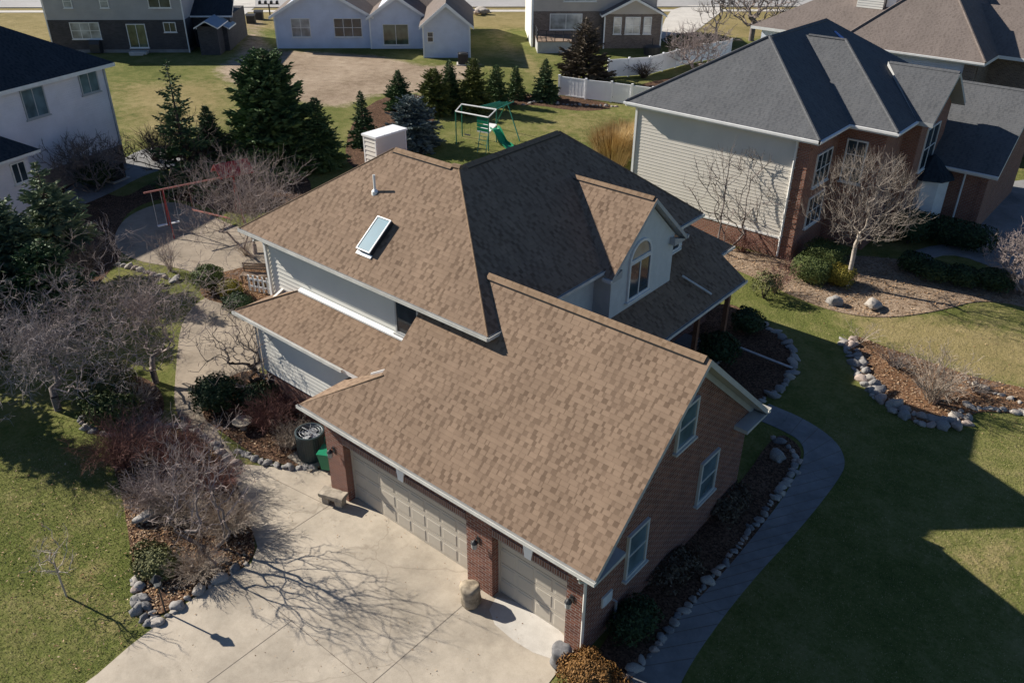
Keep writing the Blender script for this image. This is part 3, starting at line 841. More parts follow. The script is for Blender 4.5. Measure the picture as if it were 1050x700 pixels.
# windows in the garage gable
FG = wall_frame((0, 0, 0), R(90))
for y0, y1, z0, z1 in ((3.55, 4.5, 4.2, 5.45), (5.25, 6.25, 1.35, 2.8), (1.68, 2.62, 1.3, 2.75)):
    window(H, FG, y0, y1, z0, z1, 1, 2, fr=M['trim_soft'], pane=M['glass_bluish'], bw=.075, d=.08)
b = MB(); b.box((0.002, .72, 1.1), (.05, 1.15, 1.42))
for k in range(5): b.obox((.05, .75, 1.13 + k * .055), (0, .37, 0), (.02, 0, -.015), (0, 0, .02))
b.build('wall_vent', M['gutter'], H)
b = MB(); b.tube([(.09, 1.3, .3), (.09, 1.3, .9), (.0, 1.3, .9)], .035, 6); b.build('utility_pipe', M['galv'], H)

# shed-roofed wing
b = MB()
F0 = wall_frame((0, 1.8, 0), 0)
lap_wall(b, F0, lambda z: (-15.1, -9.3), 1.3, 3.6)
b.face([(-15.1, 1.802, 1.3), (-9.3, 1.802, 1.3), (-9.3, 1.802, 3.7), (-15.1, 1.802, 3.7)])
b.prism([(-15.1, 1.805, 1.3), (-15.1, 2.96, 1.3), (-15.1, 2.96, 4.0), (-15.1, 1.805, 3.5)], (.1, 0, 0))
b.build('side_wing_wall', M['siding_cream'], H)
b = MB(); b.box((-15.08, 1.82, 0), (-9.46, 2.6, 1.298)); b.build('foundation_wall', M['brick'], H)
b = MB(); b.box((-15.13, 1.77, 1.26), (-9.46, 1.83, 1.30)); b.box((-15.12, 1.775, 1.301), (-15.02, 1.84, 3.45)); b.build('corner_trim', M['trim'], H)
r = roof_mb([[(-15.7, 1.35, 3.55), (-8.0, 1.35, 3.55), (-8.0, 2.965, 4.32), (-13.94, 2.965, 4.32)], [(-15.7, 1.35, 3.55), (-13.94, 2.965, 4.32), (-15.7, 2.965, 3.55)]], .15)
r.build('side_wing_roof', [M['shingle'], M['trim']], H)
b = MB(); b.tube([(-15.65, 1.4, 3.6), (-13.96, 2.93, 4.32)], .02, 6); b.build('ridge_cap', M['cap'], H)
gutter((-15.72, 1.35, 3.54), (-10.05, 1.35, 3.54), (0, -1, 0), .09, .08)
b = MB(); b.obox((-13.98, 2.955, 4.33), (5.9, 0, 0), (0, -.14, -.05), (0, 0, .06)); b.build('roof_flashing', M['flash'], H)
downspout([(-15.2, 1.3, 3.42), (-15.17, 1.74, 3.2), (-15.17, 1.74, .2)])
downspout([(-11.0, 1.3, 3.42), (-10.3, 1.74, 3.2), (-9.62, 1.74, 2.9), (-9.62, 1.74, .2)], .035)

# two-storey block
b = MB()
F1 = wall_frame((0, 2.97, 0), 0)
lap_wall(b, F1, lambda z: (-15.8, -5.7), 1.0, 5.85)
b.face([(-15.8, 2.973, 0), (-5.7, 2.973, 0), (-5.7, 2.973, 5.9), (-15.8, 2.973, 5.9)])
b.face([(-15.8, 9.2, 0), (-15.8, 2.973, 0), (-15.8, 2.973, 5.9), (-15.8, 9.2, 5.9)])
b.face([(-13.4, 9.2, 0), (-15.8, 9.2, 0), (-15.8, 9.2, 5.9), (-13.4, 9.2, 5.9)])
b.face([(-13.4, 13.6, 0), (-13.4, 9.2, 0), (-13.4, 9.2, 5.9), (-13.4, 13.6, 5.9)])
b.face([(-5.7, 13.6, 0), (-13.4, 13.6, 0), (-13.4, 13.6, 5.9), (-5.7, 13.6, 5.9)])
b.build('upper_wall', M['siding_cream'], H)
b = MB(); F2 = wall_frame((-5.7, 0, 0), R(90))
lap_wall(b, F2, lambda z: (2.97, 13.6), 4.0, 5.85)
b.face([(-5.703, 2.97, 0), (-5.703, 13.6, 0), (-5.703, 13.6, 5.9), (-5.703, 2.97, 5.9)])
b.build('upper_wall', M['stucco'], H)
b = MB(); b.box((-15.84, 2.93, 0), (-15.70, 3.1, 5.8)); b.build('corner_trim', M['trim'], H)
downspout([(-15.6, 2.45, 5.8), (-15.62, 2.9, 5.6), (-15.62, 2.9, .3)])
M1, M2, M3, M5 = (-16.434, 2.5226, ze), (-5.2365, 2.5226, ze), (-9.527, 6.07, 8.736), (-12.372, 6.07, 8.736)
M4, M6 = (-9.527, 11.11, 8.736), (-5.2365, 14.04, ze)
r = roof_mb([[M1, M2, M3, M5], [M2, M6, M4, M3], [M6, (-13.8, 14.04, ze), M4], [M4, (-13.8, 14.04, ze), (-13.8, 9.62, ze), M3],
             [M5, M3, (-13.8, 9.62, ze), (-16.434, 9.62, ze)], [M1, M5, (-16.434, 9.62, ze)]], .17)
r.build('main_roof', [M['shingle'], M['trim_grey']], H)
sx = .642
c = cap_mb([((-12.3, 6.07, 8.74), (-9.75, 6.07, 8.74), (0, -1, -sm), (0, 1, -sm)), ((-9.527, 6.35, 8.74), (-9.527, 11.0, 8.74), (1, 0, -sx), (-1, 0, -sx))], .18, .05)
c.tube([M2, M3], .025, 6); c.tube([M1, M5], .025, 6); c.tube([M4, M6], .025, 6); c.tube([(-9.75, 6.07, 8.74), (-9.45, 6.1, 8.74)], .09, 6)
c.build('ridge_cap', [M['cap'], M['dark']], H)
gutter((-16.45, 2.5226, 5.97), (-5.2, 2.5226, 5.97), (0, -1, 0), .09, .08)
gutter((-5.2365, 2.5, 5.97), (-5.2365, 14.06, 5.97), (1, 0, 0), .09, .08)
b = MB(); b.box((-5.64, 2.7, 5.2), (-5.56, 2.78, 5.85)); b.build('downspout', M['gutter'], H)
window(H, F1, -9.32, -8.3, 4.42, 5.62, 1, 1, fr=M['trim_grey'], d=.06)
# dormer bay
b = MB()
yb0, yb1, yc = 8.07, 11.78, 9.97
b.prism([(-5.05, yb0, 4.0), (-5.05, yb1, 4.0), (-5.05, yb1, 6.0), (-5.05, yc, 7.6), (-5.05, yb0, 6.0)], (-.64, 0, 0))
b.build('dormer_wall', M['stucco'], H)
r = roof_mb([[(-4.8, 7.72, 5.85), (-4.8, yc, 7.80), (-8.1, yc, 7.80), (-5.04, 7.72, 5.85)], [(-4.8, 12.22, 5.85), (-4.8, yc, 7.80), (-8.1, yc, 7.80), (-5.04, 12.22, 5.85)]], .15)
r.build('dormer_roof', [M['shingle'], M['trim_grey']], H)
c = cap_mb([((-4.9, yc, 7.81), (-7.95, yc, 7.81), (0, -1, -.867), (0, 1, -.867))], .15, .045)
c.build('ridge_cap', [M['cap'], M['dark']], H)
b = Pieces()
for y0, y1 in ((7.72, 8.35), (12.22, 11.5)):
    b.prism([(-5.045, y0, 5.68), (-5.045, y1, 5.68), (-5.045, y1, 5.95), (-5.045, y0, 5.72)], (.2, 0, 0))
b.build('eave_return', M['trim_grey'], H)
gutter((-4.78, 12.22, 5.84), (-5.3, 12.22, 5.84), (0, 1, 0), .1, .1)
gutter((-4.78, 7.72, 5.84), (-5.1, 7.72, 5.84), (0, -1, 0), .1, .1)
# arched window
FD = wall_frame((-5.05, 0, 0), R(90))
w = window(H, FD, 9.0, 10.3, 4.5, 5.85, 2, 1, d=.07, bw=.08)
b = MB(); n = 14; yc2, rr = 9.65, .65
arc = lambda q, x: [(x, yc2 + q * math.cos(math.pi * k / n), 5.855 + q * math.sin(math.pi * k / n)) for k in range(n + 1)]
o_, i_ = arc(rr, -4.98), arc(rr - .08, -4.98)
for k in range(n):
    b.prism([o_[k], o_[k + 1], i_[k + 1], i_[k]], (-.08, 0, 0))
b.box((-5.05, yc2 - rr, 5.852), (-4.985, yc2 + rr, 5.91))
fw = b.build('arched_window', M['trim'], H)
g2 = MB(); g2.prism(arc(rr - .05, -5.02), (-.04, 0, 0)); g2.build('pane', M['glass_blind'], fw)
FR = wall_frame((-5.7, 0, 0), R(90))
window(H, FR, 12.35, 13.35, 4.75, 5.6, 2, 1)
# skylight: curb, frame, glass on the sunny slope
nrm = Vector((0, -sm, 1)).normalized(); dnv = Vector((0, -1, -sm)).normalized()
def on_roof(x, y, h=0): return Vector((x, y, ze + sm * (y - ye))) + nrm * h
b = MB()
p0 = on_roof(-11.07, 4.16)
Lx, Ls, hh = .60, 1.22, .14
b.obox(p0 - nrm * .05, (Lx, 0, 0), dnv * Ls, nrm * (hh + .05))
sk = b.build('skylight', M['dark'], H)
sf = .035
b = MB(); q = p0 + nrm * (hh + .002)
for o_, ux, uy in ((q, Vector((Lx, 0, 0)), dnv * sf), (q + dnv * (Ls - sf), Vector((Lx, 0, 0)), dnv * sf), (q + dnv * sf, Vector((sf, 0, 0)), dnv * (Ls - 2 * sf)), (q + Vector((Lx - sf, 0, 0)) + dnv * sf, Vector((sf, 0, 0)), dnv * (Ls - 2 * sf))):
    b.obox(o_, ux, uy, nrm * .035)
b.obox(p0 + dnv * Ls + nrm * .01 - Vector((.03, 0, 0)), (Lx + .06, 0, 0), dnv * .11, nrm * .03)
b.build('skylight_frame', M['flash'], sk)
b = MB(); b.obox(q + dnv * .05 + Vector((.05, 0, 0)), (Lx - .1, 0, 0), dnv * (Ls - .1), nrm * .02); b.build('skylight_pane', M['skyglass'], sk)
# vent pipe
p = on_roof(-11.95, 4.77)
b = MB(); b.lathe(p - Vector((0, 0, .1)), [(.12, 0), (.11, .13), (.045, .2), (.04, .24), (.04, .66), (.026, .66), (.026, .5)], 14)
b.build('vent_pipe', M['flash'], H)
# chimney chase behind the left hip
b = MB(); cx0, cx1, cy0, cy1, ct = -14.63, -14.0, 6.72, 8.1, 8.56
b.box((cx0 + .015, cy0 + .015, 5.5), (cx1 - .015, cy1 - .015, ct))
lap_wall(b, wall_frame((0, cy0, 0), 0), lambda z: (cx0, cx1), 5.6, ct)
lap_wall(b, wall_frame((cx1, 0, 0), R(90)), lambda z: (cy0, cy1), 5.6, ct)
ch = b.build('chimney', M['siding_beige'], H)
b = MB()
b.box((cx0 - .05, cy0 - .05, ct), (cx1 + .05, cy1 + .05, ct + .07))
for k in range(1, 4): b.box((cx0 - .03, cy0 + k * .35, ct + .07), (cx1 + .03, cy0 + k * .35 + .02, ct + .085))
b.build('chimney_cap', M['flash'], ch)
b = MB()
for x in (cx0 - .01, cx1 - .05):
    b.box((x, cy0 - .022, 5.6), (x + .06, cy0 + .05, ct - .002))
b.box((cx1 - .02, cy1 - .05, 5.6), (cx1 + .022, cy1 + .01, ct - .002))
b.build('corner_trim', M['trim'], ch)
# lower roofs and porch
r = roof_mb([[(-3.75, 8.2, 3.4), (-3.75, 15.2, 3.4), (-5.72, 15.2, 4.665), (-5.72, 8.2, 4.665)]], .15)
r.build('porch_roof', [M['shingle'], M['trim_grey']], H)
gutter((-3.75, 8.5, 3.39), (-3.75, 15.22, 3.39), (1, 0, 0), .09, .08)
r = roof_mb([[(-5.5, 13.0, 3.45), (-5.5, 17.6, 3.45), (-8.2, 15.3, 5.18), (-8.2, 13.0, 5.18)], [(-5.5, 17.6, 3.45), (-13.5, 17.6, 3.45), (-11, 15.3, 5.18), (-8.2, 15.3, 5.18)],
             [(-8.2, 13.0, 5.18), (-8.2, 15.3, 5.18), (-11, 15.3, 5.18), (-11, 13.0, 5.18)]], .15)
r.build('rear_wing_roof', [M['shingle'], M['trim_grey']], H)
gutter((-5.5, 15.1, 3.44), (-5.5, 17.62, 3.44), (1, 0, 0), .09, .08)
b = MB(); b.box((-13.4, 13.61, 0), (-6.0, 17.1, 3.35)); b.build('rear_wing_wall', M['brick'], H)
b = MB(); b.box((-6.3, 8.06, .02), (-3.95, 15.4, .2)); b.build('porch_floor', M['concrete_path'], H)
for y in (10.3, 12.6, 14.9):
    b = MB()
    b.box((-4.28, y - .08, .2), (-4.12, y + .08, 3.25)); b.box((-4.33, y - .13, .2), (-4.07, y + .13, .42)); b.box((-4.32, y - .12, 3.05), (-4.08, y + .12, 3.18))
    b.build('porch_post', M['post'], H)
b = MB(); b.box((-4.3, 8.1, 3.12), (-4.1, 15.1, 3.26)); b.build('porch_beam', M['trim_grey'], H)
b = MB(); b.tube([(-4.85, 12.3, 4.28), (-4.0, 12.75, 3.75), (-3.9, 12.8, 3.68)], .04, 6); b.build('downspout', M['gutter'], H)
# entrance door on the porch
b = MB(); b.box((-5.698, 11.0, .2), (-5.62, 12.0, 2.35)); ed = b.build('entrance_door', M['post'], H)
b = MB(); b.tube([(-5.56, 11.1, 1.25), (-5.63, 11.1, 1.25)], .03, 8); b.build('door_handle', M['galv'], ed)
# wall lamps on the garage piers
def sconce(x, z=1.78):
    b = MB(); b.box((x - .05, -.02, z - .11), (x + .05, -.0015, z + .11))
    b.tube([(x, -.015, z + .05), (x, -.1, z + .12), (x, -.16, z + .06)], .014, 6)
    s_ = b.build('wall_lamp', M['dark'], H)
    b = MB(); b.lathe((x, -.16, z - .2), [(.035, 0), (.075, .03), (.085, .2), (.08, .2)], 8); b.build('lamp_glass', M['glass_blind'], s_)
    b = MB(); b.lathe((x, -.16, z + .0), [(.1, 0), (.06, .06), (.015, .1)], 8); b.build('lamp_cap', M['dark'], s_)
for x in (-.36, -3.36, -9.1): sconce(x)

# ------------------------------------------------------------------ neighbouring houses
def walls(b, poly, z0, z1):
    """closed footprint walls"""
    for i in range(len(poly)):
        p, q = poly[i], poly[(i + 1) % len(poly)]
        b.face([(p[0], p[1], z0), (q[0], q[1], z0), (q[0], q[1], z1), (p[0], p[1], z1)])
def hip_polys(x0, x1, y0, y1, z, s):
    dx, dy = x1 - x0, y1 - y0
    if dx >= dy:
        h = dy / 2; a, c = (x0 + h, y0 + h, z + s * h), (x1 - h, y0 + h, z + s * h)
        return [[(x0, y0, z), (x1, y0, z), c, a], [(x1, y1, z), (x0, y1, z), a, c], [(x0, y1, z), (x0, y0, z), a], [(x1, y0, z), (x1, y1, z), c]]
    h = dx / 2; a, c = (x0 + h, y0 + h, z + s * h), (x0 + h, y1 - h, z + s * h)
    return [[(x0, y0, z), (x1, y0, z), a], [(x1, y1, z), (x0, y1, z), c], [(x0, y1, z), (x0, y0, z), a, c], [(x1, y0, z), (x1, y1, z), c, a]]
def gable_polys(x0, x1, y0, y1, z, s, axis):
    if axis == 'y':   # ridge along y
        xm = (x0 + x1) / 2; h = z + s * (x1 - x0) / 2
        return [[(x0, y1, z), (x0, y0, z), (xm, y0, h), (xm, y1, h)], [(x1, y0, z), (x1, y1, z), (xm, y1, h), (xm, y0, h)]]
    ym = (y0 + y1) / 2; h = z + s * (y1 - y0) / 2
    return [[(x0, y0, z), (x1, y0, z), (x1, ym, h), (x0, ym, h)], [(x1, y1, z), (x0, y1, z), (x0, ym, h), (x1, ym, h)]]

# brick house with dark grey hip roof
N1 = empty('house', (-6.0, 25.15, 0), 0, 'brick and cream siding house with dark grey hip roof and bare vase-shaped tree', 'house')
b = MB(); F = wall_frame((0, 25.15, 0), 0)
lap_wall(b, F, lambda z: (-15.1, -6.35), 1.0, 6.0, .165, .014)
b.face([(-15.1, 25.153, 0), (-6.3, 25.153, 0), (-6.3, 25.153, 6), (-15.1, 25.153, 6)])
walls(b, [(-15.1, 40.3), (-15.1, 25.153), (-15.0, 25.153), (-15.0, 40.3)], 0, 6)
b.build('siding_wall', M['siding_beige'], N1)
b = MB(); b.box((-15.12, 25.10, 0), (-6.4, 25.3, 1.0)); b.box((-6.4, 25.10, 0), (-5.9, 25.4, 6.0)); b.box((-6.2, 25.39, 0), (-5.9, 36, 6.0))
b.box((-6.0, 28.7, 0), (-3.75, 33.0, 6.0)); b.prism([(-3.0, 31.3, 0), (-3.0, 35.7, 0), (-3.0, 35.7, 6.0), (-3.0, 33.5, 7.5), (-3.0, 31.3, 6.0)], (-3, 0, 0))
b.box((-5, 34.6, 0), (-.2, 42.5, 3.2)); b.prism([(-.1, 34.55, 0), (-.1, 42.55, 0), (-.1, 42.55, 3.2), (-.1, 38.6, 6.0), (-.1, 34.55, 3.2)], (-.3, 0, 0))
b.build('brick_wall', M['brick_red'], N1)
b = MB()
for k in range(12): b.box((-6.46, 25.085, .25 + k * .48), (-5.88, 25.42, .25 + k * .48 + .40))
b.build('corner_quoin', M['brick_red'], N1)
b = MB(); b.box((-15.15, 25.07, .98), (-6.47, 25.12, 1.06)); b.box((-6.55, 25.07, 1.06), (-6.45, 25.14, 5.9)); b.box((-15.16, 25.08, 1.06), (-15.04, 25.2, 5.95)); b.build('corner_trim', M['trim'], N1)
s1 = .69
hp = [[(-15.55, 24.66, 6.08), (-5.4, 24.66, 6.08), (-10.45, 29.2, 9.22)],
      [(-5.4, 24.66, 6.08), (-5.4, 36, 6.08), (-10.3, 36, 9.22), (-10.45, 29.2, 9.22)],
      [(-15.55, 40.8, 6.08), (-15.55, 24.66, 6.08), (-10.45, 29.2, 9.22), (-10.3, 36, 9.22)],
      [(-5.4, 36, 6.08), (-5.4, 40.8, 6.08), (-10.3, 36, 9.22)], [(-5.4, 40.8, 6.08), (-15.55, 40.8, 6.08), (-10.3, 36, 9.22)]]
r = roof_mb(hp, .2); r.build('main_roof', [M['shingle_grey'], M['trim']], N1)
hp = [[(-5.6, 28.2, 6.08), (-3.2, 28.2, 6.08), (-7.8, 32.3, 8.95), (-9.9, 32.3, 8.95)], [(-3.2, 28.2, 6.08), (-3.2, 36, 6.08), (-7.8, 32.3, 8.95)], [(-3.2, 36, 6.08), (-7, 36, 6.08), (-9.9, 32.3, 8.95), (-7.8, 32.3, 8.95)]]
r = roof_mb(hp, .2); r.build('wing_roof', [M['shingle_grey'], M['trim']], N1)
hp = [[(-3.2, 30.85, 6.08), (-2.45, 30.85, 6.08), (-2.45, 33.5, 8.0), (-5.9, 33.5, 8.0)], [(-2.45, 36.15, 6.08), (-3.2, 36.15, 6.08), (-5.9, 33.5, 8.0), (-2.45, 33.5, 8.0)]]
r = roof_mb(hp, .2); r.build('gable_roof', [M['shingle_grey'], M['trim_grey']], N1)
hp = [[(-4.5, 34.15, 3.28), (.35, 34.15, 3.28), (.35, 38.6, 6.55), (-4.5, 38.6, 6.55)], [(.35, 43.05, 3.28), (-4.5, 43.05, 3.28), (-4.5, 38.6, 6.55), (.35, 38.6, 6.55)]]
r = roof_mb(hp, .2); r.build('garage_roof', [M['shingle_grey'], M['trim']], N1)
c = cap_mb([((-10.45, 29.4, 9.23), (-10.3, 35.9, 9.23), (1, 0, -.6), (-1, 0, -.6)), ((-2.5, 33.5, 8.01), (-5.8, 33.5, 8.01), (0, 1, -.7), (0, -1, -.7)), ((.33, 38.6, 6.56), (-4.2, 38.6, 6.56), (0, 1, -.7), (0, -1, -.7))], .14, .03)
c.tube([(-5.4, 24.66, 6.1), (-10.45, 29.2, 9.24)], .07, 6); c.tube([(-15.55, 24.66, 6.1), (-10.45, 29.2, 9.24)], .07, 6); c.tube([(-3.2, 28.2, 6.1), (-7.8, 32.3, 8.97)], .07, 6); c.tube([(-7.8, 32.3, 8.96), (-9.7, 32.3, 8.96)], .07, 6)
c.build('ridge_cap', [M['shingle_grey'], M['shingle_grey']], N1)
b = Pieces()
b.obox((-15.6, 24.55, 5.98), (10.3, 0, 0), (0, .11, 0), (0, 0, .1)); b.obox((-5.39, 24.55, 5.98), (.11, 0, 0), (0, 3.6, 0), (0, 0, .1)); b.obox((-5.3, 28.08, 5.98), (2.2, 0, 0), (0, .11, 0), (0, 0, .1)); b.obox((-3.19, 28.1, 5.98), (.11, 0, 0), (0, 2.7, 0), (0, 0, .1)); b.obox((-2.95, 34.03, 3.18), (3.3, 0, 0), (0, .11, 0), (0, 0, .1))
b.build('gutter', M['trim'], N1)
b = MB(); b.obox((-9.55, 35.3, 8.72), (2.2, -.5, -1.3), (0, .5, -.06), (0, 0, .05)); b.build('roof_flashing', M['blue_tarp'], N1)
F = wall_frame((-5.9, 0, 0), R(90))
window(N1, F, 26.15, 27.95, 3.4, 5.0, 3, 2); window(N1, F, 26.15, 27.95, 1.35, 2.9, 3, 2)
F = wall_frame((0, 28.7, 0), 0)
window(N1, F, -5.5, -4.5, 3.2, 5.3, 2, 3, pane=M['glass'])
F = wall_frame((-3.0, 0, 0), R(90)); window(N1, F, 32.4, 34.4, 3.2, 5.4, 2, 2)
b = MB(); b.lathe((-2.75, 34.0, 2.7), [(1.25, 0), (1.2, .1), (.05, 1.1)], 8); bw_ = b.build('bay_roof', M['shingle_navy'], N1)
b = MB(); b.lathe((-2.75, 34.0, .3), [(1.0, 0), (1.0, 2.42)], 8); b.build('bay_window', M['trim'], N1)
b = Pieces(); b.tube([(-1.2, 34.5, 3.2), (-1.2, 34.5, .1)], .05, 6); b.tube([(-6.5, 25.02, 5.9), (-6.5, 25.05, .1)], .05, 6); b.build('downspout', M['trim'], N1)

# house with taupe hip roof behind it
N2 = empty('house', (-4.7, 46.8, 0), 0, 'house with taupe brown hip roof and pale wall behind the dark grey roof', 'house')
b = MB(); walls(b, [(-13, 46.8), (-4.7, 46.8), (-4.7, 62), (-13, 62)], 0, 6.05); walls(b, [(-20, 49.5), (-12, 49.5), (-12, 60), (-20, 60)], 0, 6.0); b.build('siding_wall', M['siding_blue'], N2)
b = MB(); b.box((-5.3, 46.7, 0), (-4.65, 47.4, 6.05)); b.box((-4.75, 47.2, 0), (-4.6, 60, 6.0)); b.box((-4.6, 50.2, 0), (1.5, 58, 6.0)); b.build('brick_wall', M['brick_tan'], N2)
r = roof_mb([[(-13.4, 46.3, 6.1), (-4.1, 46.3, 6.1), (-7.9, 50.4, 9.5), (-12.6, 54.9, 12.6)][:3] + [(-9.6, 50.4, 9.5)],
             [(-4.1, 46.3, 6.1), (-4.1, 62, 6.1), (-7.9, 58, 9.5), (-7.9, 50.4, 9.5)], [(-13.4, 62, 6.1), (-13.4, 46.3, 6.1), (-9.6, 50.4, 9.5), (-9.6, 58, 9.5)],
             [(-9.6, 50.4, 9.5), (-7.9, 50.4, 9.5), (-7.9, 58, 9.5), (-9.6, 58, 9.5)]], .2)
r.build('main_roof', [M['shingle_taupe'], M['trim']], N2)
r = roof_mb(hip_polys(-20.5, -8, 48.6, 60.5, 6.05, .55), .2); r.build('left_roof', [M['shingle_taupe'], M['trim']], N2)
r = roof_mb(gable_polys(-7.5, 2, 49.4, 57, 6.1, .62, 'x'), .2); r.build('wing_roof', [M['shingle_taupe'], M['trim']], N2)
r = roof_mb(gable_polys(-7.0, 2.2, 52.4, 60, 6.9, .62, 'x'), .2); r.build('upper_wing_roof', [M['shingle_taupe'], M['trim']], N2)
b = MB(); F = wall_frame((-14.2, 51.5, 0), 0); b.box((-14.2, 51.5, 6), (-12.4, 52.6, 10.0)); lap_wall(b, F, lambda z: (0, 1.8), 7.5, 10.0, .16); ch = b.build('chimney', M['siding_cream'], N2)
b = MB(); b.box((-14.3, 51.4, 10), (-12.3, 52.7, 10.15)); b.box((-12.3, 51.8, 6.5), (-11.7, 53, 10.7)); b.build('chimney_cap', M['flash'], ch)
c = Pieces(); c.tube([(-4.1, 46.3, 6.13), (-7.9, 50.4, 9.52)], .08, 6); c.tube([(-13.4, 46.3, 6.13), (-9.6, 50.4, 9.52)], .08, 6); c.build('ridge_cap', M['shingle_taupe'], N2)
b = MB(); b.obox((-13.4, 46.18, 6.0), (9.3, 0, 0), (0, .11, 0), (0, 0, .1)); b.build('gutter', M['trim'], N2)

# the far houses along the street: local frame, x along the back wall, -y towards the camera
def local_walls(name, mat, parent, boxes):
    b = MB()
    for a, c in boxes: b.box(a, c)
    return b.build(name, mat, parent, local=True)
N3 = empty('house', (-69.4, 32.0, 0), R(43), 'two storey house with grey siding over charcoal brick, back wall facing, at the top left', 'house')
local_walls('brick_wall', M['brick_dark'], N3, [((-12.6, 0, .3), (0, 9, 2.95))])
local_walls('siding_wall', M['siding_grey'], N3, [((-12.6, .03, 2.95), (0, 9, 6.2))])
local_walls('foundation_wall', M['concrete_path'], N3, [((-12.55, .02, 0), (-.05, 8.9, .3))])
local_walls('side_wing_wall', M['brick_dark'], N3, [((.01, 2.5, 0), (3.6, 8.5, 2.9))])
r = roof_mb([[(-.3, 1.9, 3.0), (4.0, 1.9, 3.0), (3.6, 6, 4.9), (-.3, 6, 4.9)]], .15); r.build('side_wing_roof', [M['shingle_navy'], M['trim']], N3, local=True)
r = roof_mb(gable_polys(1.2, 3.4, -1.6, 2.6, 2.5, .55, 'y'), .12); r.build('porch_roof', [M['sunlit_blue'], M['trim']], N3, local=True)
local_walls('porch_wall', M['brick_dark'], N3, [((1.4, -1.2, 0), (3.2, 2.4, 2.55))])
r = roof_mb(hip_polys(-13, .4, -.4, 9.4, 6.2, .6), .2); r.build('main_roof', [M['shingle_taupe'], M['trim']], N3, local=True)
for q in ((-10.6, -7.9, 1.25, 2.75, 3, 2, 'glass_blind'), (-5.45, -3.7, .45, 2.6, 2, 1, 'glass_green'), (-2.0, -.85, 1.85, 2.75, 2, 1, 'glass'), (-10.7, -9.9, 4.0, 5.2, 1, 2, 'glass_blind'), (-7.4, -6.6, 4.0, 5.2, 1, 2, 'glass_blind'), (-3.0, -.95, 4.0, 5.1, 2, 1, 'glass')):
    window(N3, ID, q[0], q[1], q[2], q[3], q[4], q[5], pane=M[q[6]], local=True)
for x in (0, -12.6):
    b = MB(); b.box((x - .05, -.06, 0), (x + .05, .0, 6.1)); b.build('corner_trim', M['trim'], N3, local=True)
b = MB(); b.box((-5.4, -.9, 0), (-3.8, -.08, .22)); b.box((-5.2, -1.3, 0), (-4.0, -.9, .1)); b.build('door_step', M['concrete_new'], N3, local=True)

N4 = empty('house', (-64.7, 38.7, 0), R(43), 'pale blue single storey house with white gable trim behind the bare dirt lot', 'house')
b = MB()
b.prism([(0, 0, 0), (9.1, 0, 0), (9.1, 0, 3.2), (4.4, 0, 5.9), (0, 0, 3.2)], (0, 9, 0))
b.prism([(9.11, -.3, 0), (14.4, -.3, 0), (14.4, -.3, 3.1), (11.7, -.3, 5.0), (9.11, -.3, 3.1)], (0, 9, 0))
b.prism([(14.41, -4.5, 0), (18.7, -4.5, 0), (18.7, -4.5, 3.0), (16.5, -4.5, 4.85), (14.41, -4.5, 3.0)], (0, 9, 0))
b.build('siding_wall', M['siding_blue'], N4, local=True)
for (x0, x1, y0, y1, z, s) in ((-.45, 9.5, -.4, 9, 3.0, .57), (8.8, 14.8, -.75, 9, 2.95, .67), (14.05, 19.1, -4.95, 6, 2.85, .82)):
    r = roof_mb(gable_polys(x0, x1, y0, y1, z, s, 'y'), .22); r.build('gable_roof', [M['shingle_taupe'], M['trim']], N4, local=True)
    b = MB(); xm = (x0 + x1) / 2; zt = z + s * (xm - x0)
    b.prism([(x0, y0 - .05, z - .25), (x0, y0 - .05, z - .02), (xm, y0 - .05, zt - .02), (x1, y0 - .05, z - .02), (x1, y0 - .05, z - .25), (xm, y0 - .05, zt - .35)], (0, .045, 0)); b.build('rake_board', M['flash'], N4, local=True)
r = roof_mb(gable_polys(2, 17, 4, 12.5, 3.2, .6, 'x'), .2); r.build('main_roof', [M['shingle_taupe'], M['trim']], N4, local=True)
window(N4, ID, 1.5, 3.35, 1.05, 2.8, 2, 2, pane=M['glass_blind'], local=True); window(N4, ID, 5.6, 8.3, 1.05, 2.8, 3, 2, local=True)
window(N4, Matrix.Translation((0, -.3, 0)), 10.3, 12.8, .35, 2.3, 2, 1, pane=M['glass_green'], local=True)
window(N4, Matrix.Translation((0, -4.5, 0)), 14.75, 15.35, 1.4, 2.35, 1, 2, local=True)
for x, y in ((14.4, -4.56), (18.7, -4.56), (9.1, -.36), (0, -.06)):
    b = MB(); b.box((x - .07, y, 0), (x + .07, y + .05, 3.0)); b.build('downspout', M['flash'], N4, local=True)

N5 = empty('house', (-46.8, 56.0, 0), R(43), 'house with brown brick, tan siding above and a gabled brick sunroom, behind the white fence', 'house')
local_walls('brick_wall', M['brick_tan'], N5, [((0, 0, 0), (12.2, 9, 3.3))])
local_walls('siding_wall', M['siding_tan'], N5, [((.02, .03, 3.3), (12.2, 9, 6.3))])
local_walls('side_wall', M['siding_cream'], N5, [((-.12, .02, 0), (-.01, 9, 6.3))])
r = roof_mb(hip_polys(-.5, 12.7, -.45, 9.5, 6.3, .6), .2); r.build('main_roof', [M['shingle_taupe'], M['trim']], N5, local=True)
b = MB(); b.box((7.0, -1.0, 0), (12.6, -.01, 3.2)); b.build('sunroom_wall', M['brick_tan'], N5, local=True)
b = MB(); b.prism([(6.95, -1.03, 3.2), (12.65, -1.03, 3.2), (9.8, -1.03, 4.55)], (0, 1, 0)); b.build('gable_wall', M['siding_tan'], N5, local=True)
r = roof_mb(gable_polys(6.6, 13.0, -1.4, 2, 3.15, .5, 'y'), .18); r.build('sunroom_roof', [M['shingle_taupe'], M['trim']], N5, local=True)
